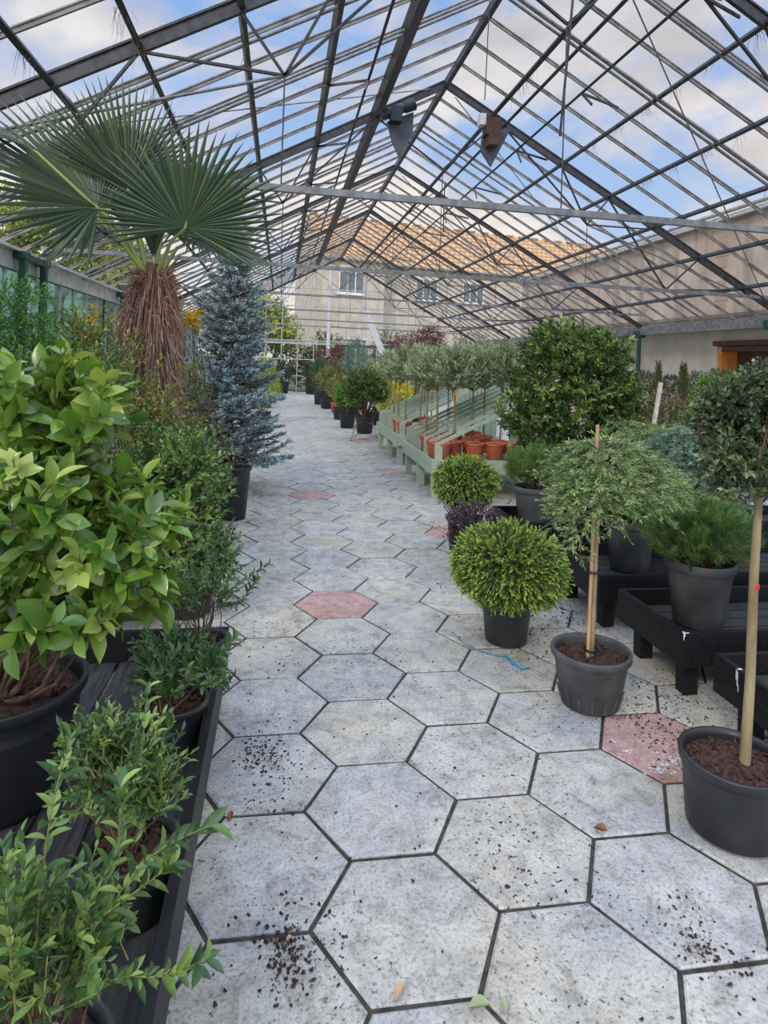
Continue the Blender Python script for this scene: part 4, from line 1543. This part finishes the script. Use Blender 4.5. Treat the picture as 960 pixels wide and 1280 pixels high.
# ------------------------------------------------------------------ right side plants in front
def ball(label, loc, pot, blobs, lm, kind, seed, name, n, gr=None, cat='shrub'):
    r = np.random.default_rng(seed)
    t = thing(name, label, cat, loc, group=gr)
    zz = add_pot(t, *pot[:4], seed=seed, **(pot[4] if len(pot) > 4 else {}))
    blobs = np.array(blobs, float)
    b = MB()
    if kind == 'cryp':
        tips, u = crown_points(r, blobs, n, .70, 1.03, -.85)
        d_ = u + rdir(r, n) * .35
        d_[:, 2] += .1
        # side shoots hang a little
        d_[:, 2] -= .55 * (1 - np.abs(u[:, 2]))
        st = leafy(b, r, tips, d_, .06, 10, .024, .0088, RHOMB, spread=.6, twig_r=.0014, upn=0, grad=.75, rshift=.0)
        ti, ui = crown_points(r, blobs, n // 4, .35, .7, -.8)
        leafy(b, r, ti, ui + rdir(r, len(ti)) * .3, .09, 9, .022, .007, RHOMB, spread=.6, twig_r=.0015, rshift=-.3)
    else:
        tips, u = crown_points(r, blobs, n, .45, 1.0, -.55)
        d_ = u + rdir(r, n) * .45
        d_[:, 2] += .75
        st = leafy(b, r, tips, d_, .10, 50, .050, .0026, NEEDLE, spread=.95, twig_r=.0022, upn=0, leaf_lo=.1, whorl=2.39)
    b.build('foliage', [lm, M_BARK], t)
    b = MB()
    sel = r.choice(len(st), 34, replace=False)
    limbs(b, r, np.array([0, 0, zz - .01]) + np.concatenate([r.normal(0, .012, (34, 2)), np.zeros((34, 1))], 1), st[sel], .007, .0025, mi=0)
    b.build('stem', M_BARK, t)
    return t


loc = (1.30, 3.46, 0)
ball('lime green mop-headed conifer ball in a black pot standing on the paving', loc, (.115, .142, .25, M_POT, dict(rim=.025)),
     [(.0, 0, .44, .33, .33, .235), (.02, 0, .38, .335, .33, .20)], LM_CRYP, 'cryp', 71, 'conifer_ball', 2700)
loc = (X(581, 640, 5.1), 5.1, 0)
ball('rounder lime green conifer ball behind the purple plant, near the sage display', loc, (.115, .142, .30, M_POT, dict(rim=.025)),
     [(0, 0, .58, .285, .285, .22)], LM_CRYP, 'cryp', 72, 'conifer_ball', 1700)
loc = (X(583, 720, 4.55), 4.5, 0)
bush('purple_shrub', 'small dark purple leaved shrub in black pot in front of a conifer ball', 'shrub', loc,
     [bl(loc, 592, 650, 4.5, 36, 28), bl(loc, 582, 668, 4.5, 26, 20)], LM_PURP, 420, .07, 8, .022, .013, SMALL, pot=(.10, .125, .25, M_POT), seed=73, up=.6)
# pines on the benches
loc = (2.17, 3.02, .25)
ball('nearest round pine bush in black pot on the chipped black bench', loc, (.12, .165, .335, M_POTG, dict(rim=.04)),
     [(.0, 0, .47, .30, .27, .19), (0, 0, .54, .23, .2, .15)], LM_PINE, 'pine', 74, 'pine_bush', 700)
loc = (X(787, 690, 3.88), 3.88, .25)
ball('pine bush in grey-black pot behind the weeping cedar crown', loc, (.12, .16, .33, M_POTG, dict(rim=.04)),
     [(.03, 0, .46, .30, .28, .2)], LM_PINE, 'pine', 75, 'pine_bush', 520)
loc = (X(667, 630, 5.05), 5.05, .25)
ball('farthest pine bush, in a light grey pot before the big laurel', loc, (.12, .16, .31, M_POTG2, dict(rim=.04)),
     [(.03, 0, .48, .30, .28, .19)], LM_PINE, 'pine', 76, 'pine_bush', 520)

# big laurel
loc = (X(715, 500, 6.3), 6.2, 0)
bush('laurel_bush', 'very large dense laurel bush with glossy dark leaves right of the sage displays', 'shrub', loc,
     [bl(loc, 715, 485, 6.2, 84, 80, .55), bl(loc, 702, 437, 6.2, 55, 42, .45), bl(loc, 752, 440, 6.2, 38, 34, .4), bl(loc, 660, 515, 6.2, 42, 50, .4), bl(loc, 770, 510, 6.2, 42, 55, .4), bl(loc, 712, 562, 6.2, 80, 42, .45)],
     LM_LAUR, 1500, .13, 9, .070, .032, SMALL, pot=(.2, .26, .36, M_POT), seed=77, up=.35, mix_in=260, nlimb=40, limb_r=(.014, .004), noise=.6)


# weeping cedars
def weeping(label, loc, pot, head, reach, lm, nb, seed, stake=None, bias=(0, 0), drop=.33, name='weeping_cedar', lean=0, nw=.0036):
    r = np.random.default_rng(seed)
    t = thing(name, label, 'conifer', loc)
    zz = add_pot(t, *pot[:4], seed=seed, **(pot[4] if len(pot) > 4 else {}))
    b = MB()
    b.tube([(0, 0, zz - .03), (.004, 0, head * .4), (.008 + lean * .5, 0, head * .75), (.01 + lean, 0, head)], [.014, .012, .011, .008], 8)
    b.build('stem', M_BARKG, t)
    if stake:
        b = MB()
        b.tube([(-.022, -.01, zz - .02), (-.012, -.012, stake)], .0085, 7)
        st = b.build('bamboo_stake', M_CANE, t)
        for z in (zz + .04, head * .52, head * .78):
            b = MB()
            b.lathe([(.030, -.006), (.033, 0), (.030, .006)], 12, c=(-.006, -.005, z))
            b.build('tie', M_POT, st)
    fb, tb = MB(), MB()
    tips, dirs, tl = [], [], []
    for q in range(nb):
        a = q * 2.4 + r.uniform(-.3, .3)
        o = np.array([math.cos(a), math.sin(a), 0]) + np.array([bias[0], bias[1], 0])
        Rr = reach * r.uniform(.45, 1.1) * np.linalg.norm(o)
        o = unit(o)
        z0 = head - r.uniform(.0, .16)
        up = r.uniform(.0, .07)
        dr = drop * r.uniform(.35, 1.0) * (1 - .6 * max(0, o[0]) * (bias[0] > .2))
        S_ = np.linspace(0, 1, 9)
        wob = np.cumsum(r.normal(0, .012, 9))
        side = np.cross(o, [0, 0, 1])
        pts = np.array([np.array([.01, 0, z0]) + o * Rr * (s_ ** .8) + side * w_ + np.array([0, 0, up * math.sin(PI * min(1, s_ * 1.6)) - dr * s_ ** 2.4]) for s_, w_ in zip(S_, wob)])
        tb.tube(pts, np.linspace(.006, .0015, 9), 5)
        for s_ in np.linspace(.1, 1, int(9 + Rr * 34)):
            p = np.array([np.interp(s_, S_, pts[:, i]) for i in range(3)])
            for w in range(2):
                d_ = unit(o * .8 + side * r.uniform(-1.1, 1.1) + np.array([0, 0, r.uniform(-.75, .25)]))
                Lt = r.uniform(.04, .11)
                tips.append(p + d_ * Lt)
                dirs.append(d_)
                tl.append(Lt)
    tb.build('branches', M_BARK, t)
    leafy(fb, r, np.array(tips), np.array(dirs), np.array(tl), 18, .026, nw, RHOMB, spread=.8, twig_r=.0012, upn=.2, leaf_lo=.02)
    fb.build('foliage', [lm, M_BARK], t)
    return t


loc = (1.46, 2.78, 0)
weeping('staked standard cedar with weeping crown in black pot standing on the paving', loc, (.13, .172, .255, M_POTG, dict(rim=.03, ribs=True, fill=.84)), 1.18, .30, LM_LARCH, 58, 81, stake=1.29, bias=(.30, .05), drop=.30, nw=.0048)
loc = (X(885, 640, 3.9), 3.92, .25)
weeping('blue-green weeping cedar behind the nearest pine, on the second bench', loc, (.12, .16, .30, M_POTG), .90, .46, LM_BLUEC, 80, 82, bias=(-.1, 0), drop=.42, nw=.006)
loc = (X(820, 640, 4.4), 4.48, 0)
weeping('blue-green weeping cedar seen just above the second bench pine', loc, (.12, .16, .30, M_POTG), 1.10, .46, LM_LARCH, 80, 83, bias=(-.05, 0), drop=.40, nw=.006)

# tall standard camellia at the right edge
loc = (1.57, 1.97, 0)
t = bush('standard_camellia', 'tall bare-stemmed standard with dark leafy head in large black pot, right edge', 'tree', loc,
         [bl(loc, 968, 530, 2.05, 98, 80), bl(loc, 930, 500, 2.05, 60, 48), bl(loc, 990, 480, 2.05, 70, 45), bl(loc, 925, 590, 2.1, 55, 36), bl(loc, 905, 525, 2.15, 50, 52), bl(loc, 945, 592, 1.98, 82, 40), bl(loc, 990, 580, 2.0, 60, 50), bl(loc, 902, 575, 2.0, 36, 36)],
         LM_CAMD, 1150, .085, 10, .029, .0165, SMALL, pot=(.146, .168, .25, M_POT, dict(rim=.03, fill=.86)), seed=84, up=.3, mix_in=170, nlimb=0, inner=.4, noise=.7, bark=M_BARK)
r = np.random.default_rng(85)
b = MB()
L0 = np.array(loc)
p0, p1, p2, p3 = at(931, 950, 1.97) - L0, at(937, 850, 1.97) - L0, at(943, 720, 1.97) - L0, at(948, 630, 1.97) - L0
p0[2] = .215
b.tube([p0, p1 + [.002, 0, 0], p2 - [.002, 0, 0], p3, p3 + (0, 0, .2)], [.0185, .0165, .0155, .0135, .008], 10)
ends = crown_points(r, [bl(loc, 960, 540, 2.05, 95, 85)], 46, .3, .95)[0]
limbs(b, r, p3 + np.array([0, 0, .0]) + np.concatenate([np.zeros((46, 2)), r.uniform(-.02, .18, (46, 1))], 1), ends, .0042, .0013, mi=1)
sm = b.build('stem', [M_BARKG, M_BARK], t)
b = MB()
q = at(942.6, 733, 1.97) - L0
b.lathe([(.0150, -.010), (.0166, -.006), (.0168, .005), (.0150, .011)], 12, c=(q[0], .0, q[2]))
b.build('red_paint_band', mat('red_paint', (.70, .04, .03), (.5, .03, .02), 30, .6), sm)

# ------------------------------------------------------------------ right background
for k, (u, v, Y, rr_, lb) in enumerate(((806, 478, 8.2, .24, 'first clipped dark ball topiary right of the laurel, against the pale wall'), (838, 482, 8.1, .22, 'clipped dark ball topiary between the two slim cypresses'),
                                        (872, 480, 8.2, .25, 'clipped dark ball topiary right of the second cypress'), (905, 476, 8.4, .27, 'clipped dark ball topiary partly behind the tall standard'), (946, 474, 8.6, .27, 'clipped dark ball topiary below the orange doorway, mostly hidden'))):
    c = at(u, v, Y)
    bush('ball_topiary', lb, 'shrub', (float(c[0]), Y, 0), [(0, 0, float(c[2]) - .03, rr_, rr_, rr_ * .9)], LM_DARKB, 520, .05, 7, .022, .012, RHOMB, pot=(.15, .19, .28, M_POT), seed=90 + k, nlimb=10, limb_r=(.016, .004), group='ball topiaries by the right wall')


def cypress(label, loc, H, w, seed):
    r = np.random.default_rng(seed)
    t = thing('slim_cypress', label, 'conifer', loc, group='slim cypresses')
    add_pot(t, .1, .13, .22, M_POT, seed=seed)
    b = MB()
    n = 700
    f = r.random(n) ** .9
    a = r.random(n) * 6.28
    z = .25 + (H - .25) * f
    rad = w * (1 - f) ** .55 * np.minimum(1, (f + .1) * 4) + .004
    P = np.stack([rad * np.cos(a), rad * np.sin(a), z], 1)
    D = np.stack([np.cos(a) * .35, np.sin(a) * .35, np.ones(n)], 1)
    leafy(b, r, P + D * .03, D, .08, 8, .03, .008, RHOMB, spread=.35, twig_r=.002)
    b.build('foliage', [LM_CONE, M_BARK], t)
    b = MB()
    b.tube([(0, 0, .18), (0, 0, H - .05)], [.015, .003], 6)
    b.build('stem', M_BARK, t)


cypress('left one of the two slim pointed cypresses right of the laurel', (X(822, 480, 7.0), 7.0, 0), float(at(822, 454, 7.0)[2]), .11, 1)
cypress('right one of the two slim pointed cypresses, nearer the dark standard', (X(854, 480, 6.8), 6.8, 0), float(at(856, 456, 6.8)[2]), .11, 2)
loc = (X(835, 560, 5.8), 5.8, 0)
t = bush('bronze_shrub', 'bronze tipped shrub with a leaning pale plank stake, right of the laurel', 'shrub', loc,
         [bl(loc, 835, 530, 5.8, 45, 50), bl(loc, 800, 560, 5.8, 35, 40)], LM_RUST, 420, .12, 8, .04, .017, SMALL, pot=(.14, .18, .28, M_POT), seed=101, up=.7, mix_in=60)
b = MB()
b.beam(at(810, 575, 5.35) - np.array(loc), at(826, 478, 5.35) - np.array(loc), .035, .02, (0, 1, 0))
b.beam(at(810, 575, 5.35) - np.array(loc), (0.0, 0, .2), .035, .02, (0, 1, 0))
b.build('plank_stake', mat('pale_plank', (.66, .60, .52), (.48, .43, .37), 20, .8), t)
for k, (u, v, Y, ru, rv, lm, lb) in enumerate(((890, 540, 5.2, 50, 50, LM_PHOT, 'dark green shrub filling the gap behind the tall standard'), (940, 560, 4.9, 45, 60, LM_PRIVD, 'small-leaved green shrub at right edge above the second bench'),
                                               (770, 590, 5.9, 40, 35, LM_PRIVD, 'low green shrub between the laurel and the cedars'), (900, 500, 6.6, 45, 40, LM_HEDGE, 'leafy mid green shrub below the row of dark balls'))):
    loc = (X(u, v, Y), Y + (.35 if 4.75 < Y < 5.35 else 0), 0)
    bush('evergreen_shrub', lb, 'shrub', loc, [bl(loc, u, v, Y, ru, rv)], lm, 420, .12, 8, .04, .018, SMALL, pot=(.14, .18, .28, M_POT), seed=110 + k, mix_in=60)

# ------------------------------------------------------------------ far right row beside the path
loc = (1.66, 12.5, 0)
t = thing('balled_shrub', 'dark glossy balled shrub in a black pot held up on a wire stand', 'shrub', loc)
r = np.random.default_rng(120)
b = MB()
b.lathe([(p[0], p[1] + .12) for p in pot_profile(.15, .19, .34, .04)], 36)
b.build('pot', M_POT, t)
b = MB()
b.lathe([(0, .43), (.1, .435), (.17, .42)], 24)
b.build('soil', M_SOIL, t)
b = MB()
for a in (0, 1, 2, 3):
    ca, sa = math.cos(a * PI / 2 + .6), math.sin(a * PI / 2 + .6)
    b.tube([(.36 * ca, .36 * sa, .005), (.22 * ca, .22 * sa, .34)], .006, 6)
    ca2, sa2 = math.cos(a * PI / 2 + PI / 2 + .6), math.sin(a * PI / 2 + PI / 2 + .6)
    b.tube([(.22 * ca, .22 * sa, .34), (.22 * ca2, .22 * sa2, .34)], .005, 6)
    b.tube([(.36 * ca, .36 * sa, .005), (.15 * ca, .15 * sa, .11), (0, 0, .11)], .005, 6)
b.build('wire_stand', M_TIE, t)
b = MB()
blobs = np.array([(0, 0, 1.02, .50, .48, .42)])
tips, u = crown_points(r, blobs, 1000, .5, 1.03)
st = leafy(b, r, tips, u + rdir(r, 1000) * .6 + [0, 0, .3], .12, 8, .055, .026, SMALL)
b.build('foliage', [LM_LAUR, M_BARKD], t)
b = MB()
limbs(b, r, np.array([0, 0, .42]) + np.zeros((16, 3)), st[:16], .018, .005, mi=0)
b.build('stem', M_BARK, t)

FR = [
    ('potted_shrub', 'green shrub in black pot just behind the balled shrub on a wire stand', 1.54, 14.6, LM_HEDGE, (.15, .19, .32, M_POT), .35, .75, .35),
    ('potted_shrub', 'twiggy green shrub in a black pot, second behind the balled shrub', 1.55, 16.6, LM_OLIVEY, (.15, .19, .32, M_POT), .36, .8, .42),
    ('potted_shrub', 'thin brownish shrub in the terracotta coloured pot along the path', 1.67, 18.75, LM_RUST, (.17, .2, .3, M_TERRA), .42, 1.0, .6),
    ('potted_shrub', 'bushy olive shrub in the black bucket pot beyond the terracotta pot', 1.47, 20.2, LM_OLIVEY, (.18, .22, .34, M_POT), .4, .9, .45),
    ('potted_shrub', 'green shrub in the farthest bucket pot of the row', 1.34, 21.9, LM_PRIVD, (.17, .2, .45, M_POT), .38, 1.1, .5),
    ('ball_topiary', 'left one of two round topiary balls at the end of the path', .10, 28.3, LM_DARKB, (.24, .29, .5, M_POT), .47, 1.0, .43),
    ('ball_topiary', 'right one of two round topiary balls at the end of the path', 1.35, 28.1, LM_DARKB, (.24, .29, .5, M_POT), .47, 1.0, .43),
    ('golden_shrub', 'bright yellow shrub behind balled shrub, beside the sage display', 2.35, 13.2, LM_YELL, (.15, .19, .3, M_POT), .42, .85, .5),
    ('golden_shrub', 'golden conifer between the balled shrub and the olives, farther back', 2.35, 15.4, LM_YELL, (.15, .19, .3, M_POT), .3, 1.0, .5),
    ('conifer', 'soft blue-green upright conifer in the middle distance, right of the path', 2.0, 17.6, LM_BLUEC, (.16, .2, .3, M_POT), .4, 1.3, .9),
    ('broad_conifer', 'grey-green conifer close behind the upright one on the right of path', 2.5, 20.0, LM_LARCH, (.16, .2, .3, M_POT), .5, 1.1, .8),
]
for k, (nm, lb, x, y, lm, pt, rr_, zc, rz_) in enumerate(FR):
    bush(nm, lb, 'shrub', (x, y, 0), [(0, 0, zc, rr_, rr_, rz_)], lm, 420, .13, 8, .06, .024, RHOMB, pot=pt, seed=130 + k, up=.5, mix_in=50, nlimb=10, limb_r=(.015, .005))
for k, (lb, x, y, H, rr_) in enumerate((('purple weeping maple far down the right of the path', 1.75, 22.8, 1.65, .62), ('dark purple spreading maple above the olive crowns', 3.05, 14.6, 1.95, .72))):
    bush('purple_maple', lb, 'tree', (x, y, 0), [(0, 0, H, rr_, rr_ * .8, .33), (-.3 * rr_, 0, H - .3, rr_ * .6, rr_ * .6, .3), (.5 * rr_, 0, H + .25, rr_ * .5, rr_ * .5, .25)], LM_MAPLE, 520, .16, 8, .06, .018, RHOMB, pot=(.17, .21, .32, M_POT), seed=150 + k, up=-.1, curve=.3, nlimb=18, limb_r=(.018, .005))

# leaning white board, green cone frame, dark trellis at the far end
t = thing('leaning_board', 'long white board leaning diagonally in front of the end gable', 'board', (float(at(474, 470, 26.5)[0]), 26.5, 0))
b = MB()
a_, c_ = at(457, 388, 26.5) - np.array(t.location), at(476, 436, 26.5) - np.array(t.location)
d_ = unit(c_ - a_)
e_ = c_ + d_ * (c_[2] / -d_[2]) * .995
b.beam(a_, e_, .26, .04, (0, 1, 0))
b.build('board', M_WPAINT, t)
t = thing('trellis_panel', 'dark lattice trellis panel standing at the end of the glasshouse', 'trellis', (float(at(458, 450, 28)[0]), 28, 0))
b = MB()
for q in range(9):
    b.box((-1.4 + q * .35, -.02, 0), (-1.36 + q * .35, .02, 2.15))
for q in range(6):
    b.box((-1.4, -.022, .1 + q * .4), (1.44, .022, .15 + q * .4))
b.build('lattice', M_POTG, t)
b = MB()
b.box((-1.44, -.03, 2.12), (1.48, .03, 2.2))
b.build('top_rail', M_POTG, t)

# ------------------------------------------------------------------ vent motors under the ridge
def vent_motor(label, Y, poly, motor, rust):
    base = at(*poly[0], Y)
    t = thing('vent_motor', label, 'motor', tuple(float(q) for q in base))
    b = MB()
    P = [at(u, v, Y) - base for u, v in poly]
    n = len(P)
    off = np.array([.0, .05, 0])
    b.add(P + [p + off for p in P], [tuple(range(n)), tuple(range(n, 2 * n))[::-1]] + [(i, (i + 1) % n, n + (i + 1) % n, n + i) for i in range(n)])
    b.build('shield_plate', mat('blue_grey_plate', (.085, .105, .13), (.05, .065, .085), 6, .55), t)
    c = at(*motor, Y) - base
    m1 = mat('teal_motor_casing', (.012, .04, .05), (.008, .024, .03), 12, .4)
    m2 = mat('rusty_gearbox', (.12, .055, .035), (.06, .03, .02), 25, .8)
    b = MB()
    if rust:
        b.box(c + [-.14, -.2, -.16], c + [.10, 0, .10])
        b.build('gearbox', m2, t)
        b = MB()
        b.box(c + [-.24, -.18, -.02], c + [-.145, -.02, .16])
        b.build('white_cover', M_WPAINT, t)
        b = MB()
        b.box(c + [-.10, -.22, -.34], c + [.07, -.02, -.165])
        b.build('switch_box', m2, t)
    else:
        b.tube([c + [-.26, -.1, -.12], c + [.10, -.1, .04]], .075, 14)
        b.box(c + [-.12, -.18, -.2], c + [.06, -.02, .04])
        b.build('gearbox', m1, t)
        b = MB()
        b.tube([c + [.10, -.1, .04], c + [.26, -.1, .11]], .085, 14)
        for q in range(5):
            o = c + np.array([.11 + q * .032, -.1, .046 + q * .014])
            b.tube([o, o + np.array([.012, 0, .005])], .095, 14)
        b.build('motor', m1, t)
    return t


vent_motor('teal motor with hanging blue-grey plate on the left of the roof ridge', 9.9, [(484, 152), (517, 140), (516, 166), (499, 196), (490, 176)], (496, 140), False)
vent_motor('rusty brown motor box with blue-grey plate right of the roof ridge', 10.1, [(603, 168), (640, 158), (614, 208), (601, 188)], (614, 160), True)

# ------------------------------------------------------------------ things lying on the floor
b = MB()
pts = [at(568, 793, 3.5), at(592, 812, 3.3), at(615, 820, 3.2), at(634, 824, 3.2), at(648, 836, 3.1), at(664, 841, 3.0)]
P = []
for u, v in ((566, 792), (580, 806), (598, 814), (616, 820), (632, 822), (640, 830), (652, 838), (662, 836)):
    d_ = _fw + _R * (u - PU) / FPX - _U * (v - PV) / FPX
    q = np.array([0, 0, EYE]) + d_ * (-EYE / d_[2])
    q[2] = .006
    P.append(q)
P = np.array(P)
b.tube(P, [.002, .002, .002, .003, .006, .009, .006, .003], 6)
tag(b.build('blue_twine', mat('blue_polypropylene', (.03, .27, .50), (.02, .18, .36), 20, .5)), 'thin strip of blue twine lying on the slabs near the conifer ball', 'twine')


def floor_pt(u, v):
    d_ = _fw + _R * (u - PU) / FPX - _U * (v - PV) / FPX
    return np.array([0, 0, EYE]) + d_ * (-EYE / d_[2])


LFS = [((742, 1036), .05, 'brown curled leaf on the joint of the slabs below the weeping cedar', 'brown'), ((494, 1254), .045, 'dry tan leaf on the slab joint at the bottom centre', 'tan'), ((585, 1262), .055, 'pale green leaf lying near the bottom of the path', 'green'),
       ((287, 1028), .035, 'small brown leaf on the slab beside the left bench edge', 'brown'), ((633, 1268), .03, 'pale green leaf at the bottom edge, right of its longer twin', 'green'), ((366, 1173), .025, 'tiny yellowish leaf on the joint below the left slab', 'tan'), ((543, 1026), .02, 'tiny brown leaf lying right of the centre slab', 'brown')]
lc = {'brown': mat('brown_leaf', (.28, .11, .05), (.18, .07, .03), 20, .7), 'tan': mat('tan_leaf', (.5, .36, .22), (.36, .24, .14), 20, .7), 'green': mat('fallen_green_leaf', (.35, .42, .22), (.25, .3, .14), 20, .6)}
for k, (uv, L, lb, c) in enumerate(LFS):
    q = floor_pt(*uv)
    b = MB()
    rr = random.Random(k)
    a = rr.uniform(0, 6.28)
    b.leaves(tpl_broad(5, .7, -.25), [(0, 0, .0)], [(math.cos(a), math.sin(a), .06)], [(0, 0, 1)], L, L * .55, .5)
    o = b.build('fallen_leaf', lc[c], None, (q[0], q[1], .004))
    tag(o, lb, 'leaf')
# spilled compost: crumbs that nobody could count
b = MB()
r = np.random.default_rng(200)
for (u, v, sx, n) in ((600, 745, .30, 500), (655, 795, .16, 260), (720, 770, .22, 420), (700, 690, .35, 260), (845, 925, .14, 340), (800, 905, .10, 120), (835, 865, .16, 260), (680, 735, .30, 200), (560, 665, .18, 260), (430, 715, .1, 60), (325, 945, .075, 420), (345, 960, .12, 160), (360, 1195, .05, 260), (372, 1170, .09, 120), (600, 1050, .2, 60), (880, 1190, .05, 160), (455, 551, .5, 300), (900, 1195, .12, 120), (545, 600, .6, 260), (350, 830, .12, 50), (700, 1130, 1.0, 200), (500, 900, 1.0, 160), (330, 1190, .3, 160)):
    q = floor_pt(u, v)
    P = q + np.stack([r.normal(0, sx, n) * .6, r.normal(0, sx, n), np.zeros(n)], 1)
    P[:, 2] = .001
    P = P[(P[:, 0] > -.15)]
    D = rdir(r, len(P))
    D[:, 2] = .15
    L = .0015 + .010 * r.random(len(P)) ** 3
    b.sticks(P, P + unit(D) * L[:, None], L * .45, L * .3, sides=4)
tag(b.build('spilled_compost', M_SOIL), 'dark crumbs of spilled compost scattered over the paving slabs', 'compost', kind='stuff')

# flakes of white paint spilled on the pink slab
b = MB()
for (u, v, sx, n) in ((838, 955, .055, 60), (822, 962, .03, 20), (785, 940, .012, 8), (765, 928, .008, 5)):
    q = floor_pt(u, v)
    for k in range(n):
        c = q + np.array([r.normal(0, sx), r.normal(0, sx * .6), .0025])
        rad = r.uniform(.003, .013)
        aa = np.sort(r.random(6) * 6.28)
        b.add([c + np.array([rad * math.cos(x), rad * math.sin(x) * .7, 0]) for x in aa], [tuple(range(6))])
tag(b.build('spilled_paint', M_WPAINT), 'white flecks spilled on the pink slab beside the big black pot', 'paint', kind='stuff')
